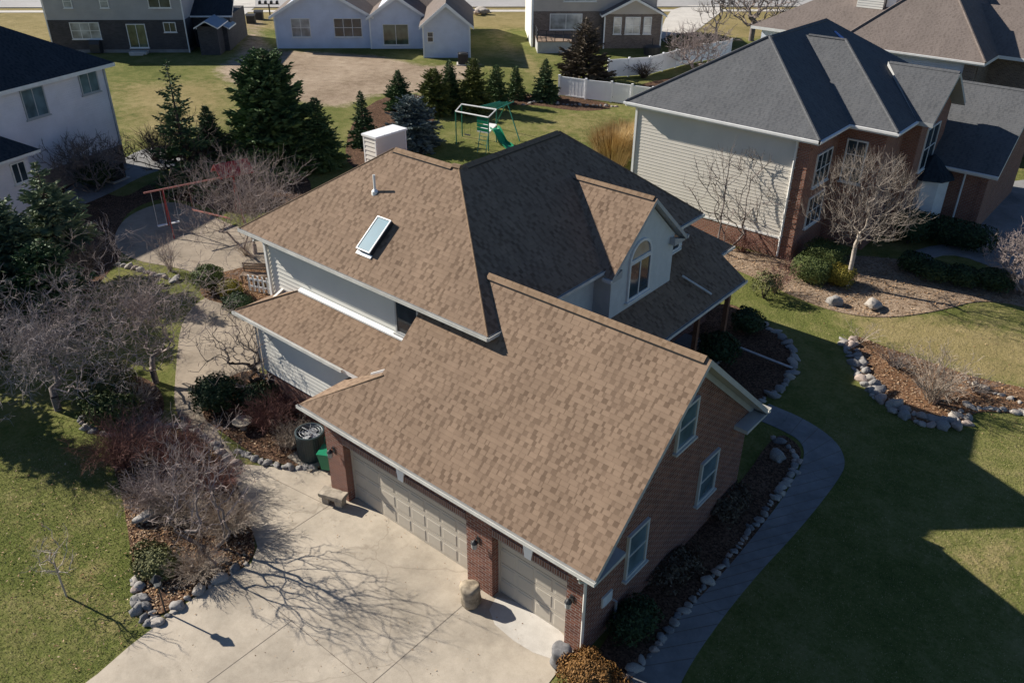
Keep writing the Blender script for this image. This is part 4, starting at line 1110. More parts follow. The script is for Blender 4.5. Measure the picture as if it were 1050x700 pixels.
b = MB(); b.prism([(6.6, -1.45, 2.95), (6.6, -1.45, 3.13), (9.8, -1.45, 4.73), (13.0, -1.45, 3.13), (13.0, -1.45, 2.95), (9.8, -1.45, 4.5)], (0, .04, 0)); b.build('rake_board', M['trim'], N5, local=True)
window(N5, ID, 1.7, 4.9, 1.6, 3.1, 2, 1, pane=M['glass_blind'], local=True); window(N5, ID, 3.0, 6.2, 4.2, 5.5, 3, 1, pane=M['glass_blind'], local=True)
FS = Matrix.Translation((0, -1.0, 0))
for x0, x1, c_ in ((7.85, 8.65, 1), (9.0, 10.5, 2), (10.8, 11.6, 1)): window(N5, FS, x0, x1, 1.35, 2.95, c_, 2, pane=M['glass_blind'], local=True)
b = MB()
for x in (6.98, 12.62): b.box((x - .06, -1.1, 0), (x + .06, -1.01, 3.0))
b.box((0 - .08, -.08, 0), (.08, -.01, 6.2)); b.build('downspout', M['flash'], N5, local=True)
b = MB(); b.box((.3, -3.1, 0), (3.6, -.02, 1.02)); dk = b.build('deck', M['trim_grey'], N5, local=True)
b = MB(); b.box((.25, -3.15, 1.02), (3.65, -.02, 1.1)); b.build('deck_boards', M['wood'], dk, local=True)
b = MB()
for x0, y0, x1, y1 in ((.3, -3.08, 3.6, -3.08), (.3, -3.08, .3, -.1)):
    for k in range(5): b.tube([(x0 + (x1 - x0) * k / 4, y0 + (y1 - y0) * k / 4, 1.1), (x0 + (x1 - x0) * k / 4, y0 + (y1 - y0) * k / 4, 2.05)], .04, 5)
    for z in (1.4, 1.7, 2.05): b.tube([(x0, y0, z), (x1, y1, z)], .025, 4)
b.build('deck_railing', M['dark'], dk, local=True)

N6 = empty('house', (-43.4, 11.5, 0), R(106.3), 'white stuccoed two storey house with dark blue roof in shadow at the left edge', 'house')
local_walls('stucco_wall', M['siding_white'], N6, [((-13, 0, 1.2), (0, 10, 6.0))])
local_walls('stone_base_wall', M['stone_base'], N6, [((-13, -.06, 0), (.06, 10.0, 1.2))])
r = roof_mb(hip_polys(-13.5, .5, -.5, 10.5, 6.05, .62), .2); r.build('main_roof', [M['shingle_navy'], M['trim']], N6, local=True)
local_walls('lower_wing_wall', M['siding_white'], N6, [((-14, -2.2, 0), (-7.9, -.07, 3.4))])
r = roof_mb([[(-14.5, -2.7, 3.4), (-7.4, -2.7, 3.4), (-9.2, -.02, 4.85), (-14.5, -.02, 4.85)], [(-7.4, -2.7, 3.4), (-7.4, -.02, 3.4), (-9.2, -.02, 4.85)]], .15); r.build('lower_wing_roof', [M['shingle_navy'], M['trim']], N6, local=True)
window(N6, ID, -5.7, -4.25, 4.15, 5.75, 2, 1, fr=M['trim_grey'], pane=M['glass_bluish'], local=True); window(N6, ID, -1.85, -.55, 4.6, 5.85, 2, 1, fr=M['trim_grey'], pane=M['glass_bluish'], local=True)
window(N6, Matrix.Translation((0, -2.2, 0)), -9.0, -8.15, 1.9, 3.0, 2, 1, local=True)
b = MB(); b.box((-.06, -.07, 1.2), (.06, .0, 5.95)); b.build('corner_trim', M['trim_grey'], N6, local=True)
b = MB(); b.lathe((-6.2, 1.4, 7.0), [(.1, 0), (.09, .6), (.04, .6)], 8); b.build('vent_pipe', M['flash'], N6, local=True)

# small dark garden shed beside the grey house
SH = empty('garden_shed', (-68.89, 34.88) + (0,), R(43), 'small dark grey garden shed with sunlit blue roof edge beside the grey house', 'shed')
b = MB(); b.prism([(-1.3, -1, 0), (1.3, -1, 0), (1.3, -1, 2.2), (0, -1, 3.0), (-1.3, -1, 2.2)], (0, 2.4, 0)); b.build('shed_wall', M['brick_dark'], SH, local=True)
r = roof_mb(gable_polys(-1.55, 1.55, -1.25, 1.6, 2.1, .6, 'y'), .12); r.build('shed_roof', [M['sunlit_blue'], M['trim']], SH, local=True)
b = MB(); b.box((-.5, -1.05, 0), (.5, -1.01, 1.9)); b.build('shed_door', M['dark'], SH, local=True)

# ------------------------------------------------------------------ plants
def rvec(rng):
    while True:
        v = Vector((rng.uniform(-1, 1), rng.uniform(-1, 1), rng.uniform(-1, 1)))
        if 0.05 < v.length < 1: return v.normalized()

def bare_tree(name, x, y, h, r, seed, label, cat='tree', bark='bark_grey', twig='bark_mauve', stems=1, n=900, fork=.25, bf=.35, twigs=3, tl=.3, trunk_r=.09, tr_min=.007, wig=.12, droop=0.0, upw=.4, shell=.55, flat=1.0, lean=(0, 0), zc=.58, thin=.34, lowz=.12, vase=False, rexp=.6, group=None):
    """leafless tree: tips spread through the crown are joined to the trunk by a branching that keeps paths short
    and direct; limbs form the part trunk, fine branches and twigs the part crown"""
    rng = np.random.default_rng(seed); prng = random.Random(seed)
    root = empty(name, (x, y, 0), 0, label, cat, group)
    # crown tips
    d = rng.normal(size=(n, 3)); d /= np.linalg.norm(d, axis=1)[:, None]
    q = rng.random(n) ** shell
    lump = np.array([noise.noise(Vector(v * 1.7) + Vector((seed * 1.3, 0, 0))) for v in d])
    P = d * (q * (1 + .85 * lump))[:, None]
    P = P * np.array([r, r, h * (1 - zc)]) + np.array([0, 0, h * zc])
    if vase:
        f_ = rng.random(n) ** .8
        Rf = r * np.sin(math.pi * (.10 + .76 * f_)) ** .75 * (1 + .7 * lump)
        a_ = rng.random(n) * 6.2832; rr_ = Rf * rng.random(n) ** .5
        P = np.stack([np.cos(a_) * rr_, np.sin(a_) * rr_, h * (lowz + (1 - lowz) * f_ * (1 - .18 * (rr_ / r) ** 2))], 1)
    low = (P[:, 2] < h * .5) & (not vase)      # the underside rises outwards: a vase
    rad = np.hypot(P[:, 0], P[:, 1]) / r
    P[:, 2] = np.where(low, np.maximum(P[:, 2], h * (lowz + .22 * rad * flat)), P[:, 2])
    P[:, 0] += lean[0] * P[:, 2]; P[:, 1] += lean[1] * P[:, 2]
    # starting nodes
    N, par = [], []
    for k in range(stems):
        a_ = 6.283 * k / stems + prng.random(); o = 0 if stems == 1 else .14
        e_ = 0 if stems == 1 else min(.5, .35 * r)
        for i in range(5):
            f = i / 4; N.append((math.cos(a_) * (o + e_ * f) + lean[0] * h * fork * f + prng.uniform(-.03, .03) * h * .1, math.sin(a_) * (o + e_ * f) + lean[1] * h * fork * f, -.05 + (h * fork + .05) * f)); par.append(-1 if i == 0 else len(N) - 2)
    k0 = len(N)
    A = np.vstack([np.array(N), P]); tot = len(A)
    path = np.zeros(tot); best = np.full(tot, 1e18); bp = np.full(tot, -1); done = np.zeros(tot, bool)
    def relax(i):
        dv = A - A[i]; dist = np.sqrt((dv * dv).sum(1) )
        dn = dv[:, 2] < -.02
        cst = dist * (1 + .5 * dn) + bf * (path[i] + dist)
        m_ = (~done) & (cst < best)
        best[m_] = cst[m_]; bp[m_] = i
    for i in range(k0):
        done[i] = True; path[i] = (0 if i % 5 == 0 else path[i - 1] + np.linalg.norm(A[i] - A[i - 1]))
    for i in range(k0):
        if i % 5 >= 3: relax(i)
    order = []
    for _ in range(tot - k0):
        i = int(np.argmin(np.where(done, 1e18, best))); done[i] = True
        path[i] = path[bp[i]] + np.linalg.norm(A[i] - A[bp[i]]); order.append(i); relax(i)
    parent = list(par) + [int(v) for v in bp[k0:]]
    w = np.full(tot, 1.0)
    for i in order[::-1]: w[parent[i]] += w[i]
    for i in range(k0 - 1, -1, -1):
        if parent[i] >= 0: w[parent[i]] += w[i]
    wm = w[[i for i in range(0, k0, 5)]].max()
    R_ = tr_min + (trunk_r - tr_min) * ((w - 1) / wm) ** rexp
    T, K = MB(), MB()
    for i in range(tot):
        j_ = parent[i]
        if j_ < 0: continue
        p0, p1 = Vector(A[j_]), Vector(A[i]); L = (p1 - p0).length
        if L < 1e-5: continue
        big = i < k0 or R_[i] > trunk_r * thin
        if i < k0: pts = [p0, p1]
        else:
            gp = parent[j_]; dd = (p1 - p0).normalized()
            din = (p0 - Vector(A[gp])).normalized() if gp >= 0 else Vector((0, 0, 1))
            c1 = p0 + (din * .5 + dd * .5).normalized() * L * .33 + rvec(prng) * L * wig
            c2 = p0 + dd * L * .68 + rvec(prng) * L * wig + Vector((0, 0, -droop * L))
            pts = [p0, c1, c2, p1]
        ra, rb = min(R_[j_], R_[i] * 1.5), R_[i]
        rs = [ra + (rb - ra) * f / (len(pts) - 1) for f in range(len(pts))]
        (T if big else K).tube(pts, rs, (7 if i < k0 else 5) if big else 3, cap=False)
        if i >= k0 and w[i] <= 3:
            base_d = (p1 - p0).normalized()
            for t_ in range(twigs):
                st = p0.lerp(p1, prng.uniform(.35, 1))
                dv = (base_d * .8 + rvec(prng) * .75 + Vector((0, 0, upw * .5 - droop))).normalized(); l2 = tl * prng.uniform(.5, 1.3)
                m_ = st + dv * l2 * .5; e = m_ + (dv + rvec(prng) * .4 + Vector((0, 0, upw * .4 - droop))).normalized() * l2 * .5
                if e.z < .05: continue
                K.tube([st, m_, e], [tr_min * .85, tr_min * .7, tr_min * .45], 3, cap=False)
                if prng.random() < .6:
                    e2 = m_ + (dv + rvec(prng) * .9).normalized() * l2 * .4; K.tube([m_, e2], [tr_min * .65, tr_min * .4], 3, cap=False)
    T.build('trunk' if stems == 1 else 'stems', M[bark], root, local=True, uv=False, smooth=True)
    K.build('crown' if stems == 1 else 'twigs', M[twig], root, local=True, uv=False)
    return root

def conifer(name, x, y, h, r, seed, label, mat='needle', cat='tree', dens=1.0, gap=0.0, droop=.25, base_z=.25, power=.85, brushy=1.0, group=None, trunk_r=None):
    rng = random.Random(seed)
    root = empty(name, (x, y, 0), rng.uniform(0, 6.28), label, cat, group)
    T = MB(); K = MB()
    tr = trunk_r or h * .018
    T.tube([(0, 0, -.1), (rng.uniform(-.05, .05), 0, h * .5), (0, 0, h * .98)], [tr, tr * .6, .012], 7)
    z = base_z
    while z < h * .985:
        t = (z - base_z) / (h - base_z)
        R0 = r * max(.03, (1 - t)) ** power
        nb = max(4, int((5 + 7 * (1 - t)) * min(1.6, dens)))
        off = rng.uniform(0, 6.28)
        for k in range(nb):
            if rng.random() < gap: continue
            a = off + 6.283 * k / nb + rng.uniform(-.3, .3)
            L = R0 * rng.uniform(.55, 1.18) * (1 + .28 * noise.noise(Vector((math.cos(a) * 1.6 + seed, math.sin(a) * 1.6, z * .9))))
            d = Vector((math.cos(a), math.sin(a), 0)); sd = Vector((-d.y, d.x, 0))
            pts = []
            lift = .45 * t - droop * (1 - t)
            for i in range(5):
                f = i / 4
                pts.append(Vector((0, 0, z)) + d * (L * f) + Vector((0, 0, L * (lift * f - .22 * f * f * (1 - t) + .18 * f ** 3))))
            T.tube(pts, [max(.006, .02 * L * (1 - .8 * i / 4)) for i in range(5)], 3, cap=False)
            ns = max(3, int(L / .16 * dens))
            for s_ in range(ns):
                f = (.12 if t > .3 else .3) + (.9 - (.12 if t > .3 else .3)) * (s_ + rng.random()) / ns
                i = min(int(f * 4), 3); p = pts[i].lerp(pts[i + 1], f * 4 - i)
                for sgn in (-1, 1, 0):
                    if sgn == 0 and rng.random() < .45: continue
                    w = L * .30 * (1.15 - f) + .12
                    w *= rng.uniform(.6, 1.2) * brushy
                    dd = (d * rng.uniform(.5, 1.0) + sd * sgn * rng.uniform(.7, 1.1) + Vector((0, 0, rng.uniform(-.35, .25) + (.3 if sgn == 0 else 0)))).normalized()
                    e = p + dd * w
                    u = dd.cross(Vector((0, 0, 1))).normalized() * w * .16 + Vector((0, 0, rng.uniform(-.03, .03)))
                    v = dd.cross(u).normalized() * w * .16
                    mid = p.lerp(e, .45)
                    K.face([p, mid + u, e, mid - u]); K.face([p, mid + v, e, mid - v])
        z += max(.10, (h * .028 + .05) * (1.25 - .55 * t)) / (dens ** .5)
    # leader
    for k in range(8):
        a = rng.uniform(0, 6.28); zz = h - rng.uniform(.02, .3)
        p = Vector((0, 0, zz)); e = p + Vector((math.cos(a) * .08, math.sin(a) * .08, .12)); K.face([p, p.lerp(e, .5) + Vector((.03, 0, 0)), e, p.lerp(e, .5) - Vector((.03, 0, 0))])
    T.build('trunk', M['bark_dark'], root, local=True, uv=False, smooth=True)
    K.build('crown', M[mat], root, local=True, uv=False)
    return root

def leaf_bush(name, x, y, rx, ry, h, seed, label, mat='leaf_green', cat='shrub', n=1800, leaf=.055, boxy=2.0, lump=.25, z0=0.0, rz=0.0, group=None, stem='bark_dark', core=True):
    """evergreen shrub: twiggy core and a shell of small leaves"""
    rng = random.Random(seed)
    root = empty(name, (x, y, z0), rz, label, cat, group)
    S = MB()
    for k in range(7):
        a = 6.283 * k / 7; S.tube([(0, 0, -.05), (math.cos(a) * rx * .3, math.sin(a) * ry * .3, h * .45), (math.cos(a) * rx * .55, math.sin(a) * ry * .55, h * .75)], [.025, .018, .008], 4, cap=False)
    S.build('stems', M[stem], root, local=True, uv=False)
    K = MB()
    so = seed * 3.7
    def surf(d):
        e = 2.0 * boxy / 2
        k = (abs(d.x) ** boxy + abs(d.y) ** boxy + abs(d.z) ** boxy) ** (-1 / boxy)
        ln = noise.noise(Vector((d.x * 2.1 + so, d.y * 2.1, d.z * 2.1)))
        return d * k * (1 + lump * ln)
    for i in range(n):
        d = rvec(rng)
        if d.z < -.55: d.z = -d.z
        s = surf(d) * (1 - .32 * rng.random() ** 2.2)
        p = Vector((s.x * rx, s.y * ry, h * .5 + s.z * h * .5))
        if p.z < .02: p.z = .02 + rng.random() * .1
        nn = (d + rvec(rng) * .8).normalized()
        e = nn.cross(rvec(rng)).normalized(); f = nn.cross(e)
        L = leaf * rng.uniform(.6, 1.35)
        K.face([p - e * L, p - f * L * .5, p + e * L, p + f * L * .5])
    if core:
        C_ = MB(); rows = []
        for a in range(1, 8):
            th = math.pi * a / 8; i0 = len(K.v); rows.append(i0)
            for b_ in range(14):
                ph = 2 * math.pi * b_ / 14
                s = surf(Vector((math.sin(th) * math.cos(ph), math.sin(th) * math.sin(ph), math.cos(th)))) * .74
                K.v.append((s.x * rx, s.y * ry, max(0.0, h * .5 + s.z * h * .5)))
        for q in range(6):
            for b_ in range(14):
                c_ = (b_ + 1) % 14
                K.f.append((rows[q] + b_, rows[q + 1] + b_, rows[q + 1] + c_, rows[q] + c_)); K.mi.append(0)
        K.f.append(tuple(rows[0] + b_ for b_ in range(14))); K.mi.append(0)
    K.build('foliage', M[mat], root, local=True, uv=False)
    return root

def twig_bush(name, x, y, r, h, seed, label, mat='bark_tan', cat='shrub', n=70, rad=.009, fork=3, group=None, arch=.5):
    """leafless shrub of many arching canes"""
    rng = random.Random(seed)
    root = empty(name, (x, y, 0), 0, label, cat, group)
    K = MB()
    for k in range(n):
        a = rng.uniform(0, 6.283); o = rng.random() ** .6
        d = Vector((math.cos(a), math.sin(a), 0)); L = h * rng.uniform(.7, 1.08)
        p0 = d * r * .14 * rng.random()
        pts = [p0 + Vector((0, 0, -.02))]
        for i in range(1, 5):
            f = i / 4
            pts.append(p0 + d * (r * o * f ** (1.1 + arch * .4)) + Vector((0, 0, L * (f - arch * .28 * o * f * f))) + rvec(rng) * .05 * h * f)
        K.tube(pts, [rad, rad * .85, rad * .7, rad * .55, rad * .4], 3, cap=False)
        for q in range(fork):
            i = rng.randint(1, 3); p = pts[i].lerp(pts[i + 1], rng.random())
            dd = ((pts[i + 1] - pts[i]).normalized() + rvec(rng) * .8).normalized(); l2 = L * rng.uniform(.18, .38)
            m_ = p + dd * l2 * .5; e = m_ + (dd + rvec(rng) * .35).normalized() * l2 * .5
            K.tube([p, m_, e], [rad * .6, rad * .5, rad * .35], 3, cap=False)
            for w_ in range(2):
                s_ = m_ + (dd + rvec(rng) * .9).normalized() * l2 * .45
                K.tube([m_, s_], [rad * .45, rad * .3], 3, cap=False)
    K.build('twigs', M[mat], root, local=True, uv=False)
    return root

# rocks: a few shapes, copied
ROCKS = []
def rock_mesh(seed, mat):
    rng = random.Random(seed)
    import bmesh
    bm = bmesh.new(); bmesh.ops.create_icosphere(bm, subdivisions=2, radius=1)
    sc = Vector((rng.uniform(.8, 1.45), rng.uniform(.55, 1.0), rng.uniform(.5, .85)))
    for v in bm.verts:
        n_ = noise.noise(v.co * 1.1 + Vector((seed * 5.1, 0, 0))) * .5 + noise.noise(v.co * 2.7 + Vector((0, seed * 3.3, 0))) * .3
        v.co = Vector((v.co.x * sc.x, v.co.y * sc.y, v.co.z * sc.z)) * (1 + n_)
    me = bpy.data.meshes.new('border_stone'); bm.to_mesh(me); bm.free()
    me.materials.append(mat); me.polygons.foreach_set('use_smooth', [s_ % 3 > 0 for s_ in range(len(me.polygons))])
    return me
for i in range(12): ROCKS.append(rock_mesh(i + 1, M['rock'][(0, 1, 0, 2, 1, 0, 3, 0, 1, 2, 0, 3)[i]]))
def rock(x, y, s, rng, label, group, z=None, name='border_stone', cat='stone', kinds=None):
    o = bpy.data.objects.new(name, ROCKS[rng.choice(kinds) if kinds else rng.randrange(12)])
    COL.objects.link(o)
    o.location = (x, y, s * rng.uniform(.05, .36) if z is None else z)
    o.rotation_euler = (rng.uniform(-.3, .3), rng.uniform(-.3, .3), rng.uniform(0, 6.28))
    o.scale = (s, s, s * rng.uniform(.75, 1.1))
    return tag(o, label, cat, group)
def rock_row(path, size, label, group, seed, rows=1, step=1.45, width=.3, jit=.3, kinds=None):
    rng = random.Random(seed)
    path = smooth_poly(path, 2, False)
    k = 0
    for r_ in range(rows):
        acc = 0.0; nxt = rng.uniform(0, size)
        for i in range(len(path) - 1):
            a, c = Vector((*path[i], 0)), Vector((*path[i + 1], 0)); L = (c - a).length
            if L < 1e-6: continue
            n = Vector((-(c - a).y, (c - a).x, 0)) / L
            while nxt <= acc + L:
                p = a.lerp(c, (nxt - acc) / L) + n * ((r_ - (rows - 1) / 2) * width + rng.uniform(-jit, jit) * size)
                s = size * rng.uniform(.45, 1.3)
                rock(p.x, p.y, s, rng, label, group, kinds=kinds); k += 1
                nxt += s * step + rng.uniform(0, size * .35)
            acc += L
    return k

# ------------------------------------------------------------------ stones
nr = 0
nr += rock_row([(-10.57, -5.81), (-10.09, -6.12), (-9.37, -6.36), (-8.87, -6.43), (-8.89, -5.87), (-9.00, -5.02), (-8.93, -4.23), (-8.87, -3.47)], .17, 'rounded stone edging the tip of the planting bed beside the driveway', 'stones edging the left front bed', 1, 1, 1.5)
nr += rock_row([(-10.85, -5.77), (-10.13, -5.89), (-9.49, -6.13), (-9.01, -6.14)], .15, 'rounded stone edging the tip of the planting bed beside the driveway', 'stones edging the left front bed', 2, 1, 1.6)
nr += rock_row([(-17.14, -2.40), (-16.64, -1.76), (-15.84, -1.14), (-14.63, -0.97), (-13.31, -1.21), (-12.59, -1.11)], .15, 'grey stone edging the back of the left planting bed by the path', 'stones behind the left bed', 3, 1, 1.6)
nr += rock_row([(-13.40, -0.74), (-12.55, -0.62), (-11.71, -0.36), (-11.16, -0.02), (-10.62, 0.45)], .15, 'grey stone in the row in front of the round air conditioner', 'stones by the round air conditioner', 4, 1, 1.3, kinds=(0, 2, 5, 7, 10))
nr += rock_row([(-19.05, -3.15), (-18.29, -3.39), (-17.47, -3.12), (-16.88, -2.68), (-16.69, -2.09), (-16.60, -1.49)], .16, 'stone edging the bed of the low green juniper on the left', 'stones edging the juniper bed', 5, 1, 1.5)
nr += rock_row([(-0.92, 19.54), (-0.34, 18.63), (0.27, 17.64), (1.00, 16.66), (1.70, 16.09), (2.43, 15.76), (3.23, 15.67), (3.91, 15.88), (4.30, 16.44), (4.26, 17.17)], .20, 'pale boulder edging the curved bed on the right lawn', 'stones edging the curved island bed', 6, 2, 1.45, .34, kinds=(0, 1, 3, 4, 5, 8, 9, 10))
nr += rock_row([(4.17, 17.73), (4.67, 17.83), (5.14, 18.24), (5.68, 18.39), (6.44, 18.58)], .20, 'round pale stone in the row at the right end of the island bed', 'stones at the end of the island bed', 7, 1, 1.5, kinds=(1, 4, 8, 0))
nr += rock_row([(3.74, 19.36), (4.14, 19.36), (5.06, 19.14), (6.02, 19.15)], .14, 'small stone on the far edge of the island bed', 'stones on the far edge of the island bed', 8, 1, 2.4, kinds=(1, 4, 8, 0))
nr += rock_row([(1.17, 0.14), (1.26, 0.87), (1.22, 1.93), (1.19, 3.06), (1.16, 4.48), (1.18, 6.17), (1.13, 8.19), (1.02, 9.53), (0.85, 10.93)], .13, 'grey stone edging the shaded bed along the brick gable wall', 'stones along the brick wall bed', 9, 1, 1.75, .2)
nr += rock_row([(-0.38, 11.39), (0.20, 11.33), (0.81, 10.89), (1.04, 9.92), (1.14, 8.55)], .15, 'pale stone at the corner of the shaded bed beside the curved footpath', 'stones at the path corner', 10, 1, 1.8)
nr += rock_row([(-4.05, 18.43), (-3.11, 18.07), (-2.25, 17.38), (-1.64, 16.18), (-1.37, 14.97), (-1.42, 13.91), (-1.62, 12.91)], .17, 'stone edging the round shaded bed in front of the porch', 'stones edging the porch bed', 11, 1, 1.55, kinds=(0, 1, 4, 5, 8, 10))
nr += rock_row([(-33.54, 38.46), (-33.36, 40.15), (-31.06, 40.65), (-29.60, 41.95), (-27.58, 42.98)], .16, 'stone edging the rear bed below the small spruces', 'stones edging the rear bed', 12, 1, 2.6)
nr += rock_row([(-29.79, 3.79), (-28.70, 4.17), (-27.08, 4.47), (-25.87, 4.73)], .16, 'stone edging the tan patio by the red swing set', 'stones edging the patio', 13, 1, 1.9)
rng = random.Random(5)
bx, by = (-2.51, 22.18); rock(bx, by, .36, rng, 'large grey boulder on the tan mulch below the bare vase-shaped tree, left of a pair', None, .16, 'boulder', 'boulder', (0,))
bx, by = (-1.08, 22.94); rock(bx, by, .36, rng, 'large pale grey boulder on the tan mulch with a dark patch, right of a pair', None, .16, 'boulder', 'boulder', (4,))
bx, by = (-12.57, -4.37); rock(bx, by, .27, rng, 'flat blue-grey boulder on the lawn edge of the left planting bed', None, .14, 'boulder', 'boulder', (5,))
bx, by = (0.27, 10.43); rock(bx, by, .28, rng, 'large grey boulder in the dark bed at the bend of the footpath', None, .12, 'boulder', 'boulder', (0,))
bx, by = (-42.19, 9.60); rock(bx, by, .8, rng, 'dark rounded boulder beside the white house wall', None, .2, 'boulder', 'boulder', (6,))
for i, (px, py) in enumerate(((-64.22, 66.20), (-64.46, 67.85), (-62.89, 65.60), (-62.75, 66.64))):
    rock(px, py, .55, rng, 'pale boulder in the small rock pile near the street', 'rock pile near the street', .3, 'boulder', 'boulder', (1, 4, 3))
print('rocks', nr)

# ------------------------------------------------------------------ leafless trees
def BT(name, v, seed, label, **k):
    x, y, h, r = v
    return bare_tree(name, x, y, h, r, seed, label, **k)
BT('bare_tree', (-2.77, 24.32, 5.90, 2.22), 3, 'leafless vase-shaped tree with pale twigs in front of the red brick house', bark='bark_pale', twig='bark_fawn', trunk_r=.10, fork=.3, n=620, bf=.8, tr_min=.005, tl=.6, twigs=4, upw=1.3, wig=.04, vase=True, lowz=.40, rexp=.78)
BT('bare_tree', (-8.87, 24.14, 5.08, 2.15), 5, 'thin young leafless tree in front of the cream siding wall', bark='bark_grey', twig='bark_grey', trunk_r=.06, fork=.12, n=150, bf=1.0, rexp=.75, tr_min=.012, tl=.6, twigs=2, upw=1.2, wig=.05, stems=3, vase=True, lowz=.3)
BT('bare_tree', (3.43, 28.79, 3.02, 1.68), 6, 'rounded leafless shrub-like tree at the right frame edge before the driveway', bark='bark_pink', twig='bark_pink', trunk_r=.09, fork=.12, n=900, bf=.5, tr_min=.009, tl=.3, upw=.4, stems=3)
BT('bare_tree', (-20.13, -3.46, 4.61, 3.12), 7, 'wide tangled leafless crab apple spreading over the lawn at the left edge', bark='bark_grey', twig='bark_mauve', trunk_r=.13, fork=.12, n=1350, bf=.35, tr_min=.006, rexp=.8, tl=.5, twigs=4, droop=.10, upw=.1, wig=.11, shell=.75, flat=1.3)
BT('bare_tree', (-19.15, -0.32, 5.13, 3.28), 27, 'dense tangled leafless crab apple overhanging the tan path', bark='bark_grey', twig='bark_pink', trunk_r=.12, fork=.12, n=1300, bf=.35, tr_min=.006, rexp=.8, tl=.45, twigs=4, droop=.06, upw=.15, wig=.11, shell=.75, flat=1.3)
BT('bare_tree', (-25.79, 8.70, 4.95, 3.20), 8, 'rounded leafless pinkish tree beside the left roof corner and red swing set', bark='bark_pink', twig='bark_pink', trunk_r=.11, fork=.10, n=1300, bf=.7, tr_min=.006, rexp=.75, tl=.6, upw=.9, stems=4, wig=.06, shell=.5)
BT('bare_tree', (-10.21, -3.77, 4.23, 1.53), 9, 'leafless tree with pale reddish twigs rising from the left front bed by the driveway', bark='bark_grey', twig='bark_pink', trunk_r=.06, fork=.12, n=300, bf=1.0, tr_min=.0055, rexp=.7, tl=.45, twigs=3, upw=.45, wig=.07, shell=.6, stems=2, flat=1.6)
BT('bare_tree', (-11.49, -7.27, 2.28, 0.75), 10, 'small thin leafless sapling standing alone on the green lawn at lower left', bark='bark_pale', twig='bark_pale', trunk_r=.028, fork=.5, n=34, bf=.8, tr_min=.006, tl=.3, twigs=2, zc=.72, flat=2.5)
BT('bare_tree', (-15.67, 1.58, 3.48, 2.23), 11, 'leafless tree with dark crooked branches beside the shed-roofed wing', bark='bark_dark', twig='bark_grey', trunk_r=.09, fork=.15, n=200, bf=.45, tr_min=.008, tl=.35, twigs=2, wig=.2, upw=.2, flat=1.8)
BT('bare_tree', (-37.27, 11.67, 3.88, 2.79), 12, 'dark leafless tree between the white house and the tall spruce', bark='bark_dark', twig='bark_dark', trunk_r=.16, fork=.2, n=420, bf=.5, tr_min=.014, tl=.6, twigs=3, upw=.6, flat=1.5)
BT('bare_tree', (-40.20, 7.83, 3.17, 2.20), 13, 'small leafless shrub-like tree against the white house wall', bark='bark_grey', twig='bark_grey', trunk_r=.08, fork=.1, n=500, bf=.7, tr_min=.013, tl=.5, upw=.8, stems=4)
BT('bare_tree', (-31.82, 73.50, 9.32, 5.89), 14, 'large leafless street tree behind the grey hip roof', bark='bark_grey', twig='bark_pink', trunk_r=.28, fork=.2, n=900, bf=.7, tr_min=.022, tl=.9, upw=.7, flat=1.8)
BT('bare_tree', (-31.31, 64.46, 8.32, 2.10), 15, 'slim leafless tree with white trunk guard beside the vinyl fence', bark='bark_grey', twig='bark_grey', trunk_r=.12, fork=.35, n=160, bf=.8, tr_min=.02, tl=.7, upw=.7, zc=.62)
b = MB(); tx, ty = (-31.31, 64.46); b.lathe((tx, ty, 0), [(.15, 0), (.15, .55), (.12, .55)], 10); tag(b.build('trunk_guard', M['vinyl'], loc=(tx, ty, 0)), 'white plastic trunk guard around the slim street tree', 'trunk guard')
BT('bare_tree', (-29.18, 57.14, 3.95, 2.99), 16, 'low leafless pinkish shrub tree inside the white vinyl fence', bark='bark_pink', twig='bark_pink', trunk_r=.09, fork=.12, n=500, bf=.5, tr_min=.017, tl=.6, upw=.4, stems=3)

# ------------------------------------------------------------------ conifers
def CF(name, v, seed, label, **k):
    x, y, h, r = v
    return conifer(name, x, y, h, r, seed, label, **k)
CF('spruce_tree', (-35.98, 11.51, 7.37, 2.15), 1, 'tall sparse spruce with gaps between its branches, in front of the grey house', mat='needle_dark', dens=1.1, gap=.42, droop=.1, power=.8)
CF('spruce_tree', (-37.51, 14.16, 4.11, 1.79), 31, 'dense dark spruce between the sparse spruce and the big spruce', mat='needle_dark', dens=1.5, gap=.05)
CF('spruce_tree', (-35.66, 17.21, 7.06, 3.02), 2, 'large broad dark green spruce left of the chimney', mat='needle', dens=1.5, gap=.10, droop=.05, power=.5, brushy=1.25)
CF('spruce_tree', (-33.59, 19.02, 4.29, 1.77), 32, 'smaller dark spruce against the right side of the big spruce', mat='needle', dens=1.3, gap=.05, power=.7)
CF('spruce_tree', (-34.87, 23.63, 3.63, 1.21), 3, 'narrow dark spruce just left of the chimney top', mat='needle_dark', dens=1.2, gap=.05)
CF('spruce_tree', (-32.45, 25.76, 3.32, 2.42), 4, 'wide blue-grey spruce directly behind the chimney', mat='needle_blue', dens=1.2, gap=.05, power=.6)
CF('spruce_tree', (-39.79, 31.44, 2.87, 1.53), 5, 'yellow-green spruce behind the blue-grey spruce', mat='needle', dens=1.2, gap=.05)
CF('spruce_tree', (-37.04, 32.42, 3.25, 1.79), 6, 'broad sunlit yellow-green spruce at the left end of the rear row', mat='needle_yellow', dens=1.3, gap=.04, power=.6)
CF('spruce_tree', (-36.92, 33.97, 3.57, 1.38), 33, 'dark spruce second from the left in the rear row', mat='needle', dens=1.3, gap=.04, power=.7)
CF('spruce_tree', (-35.23, 34.74, 3.90, 1.66), 7, 'tall sunlit yellow-green spruce in the middle of the rear row', mat='needle_yellow', dens=1.3, gap=.04, power=.65)
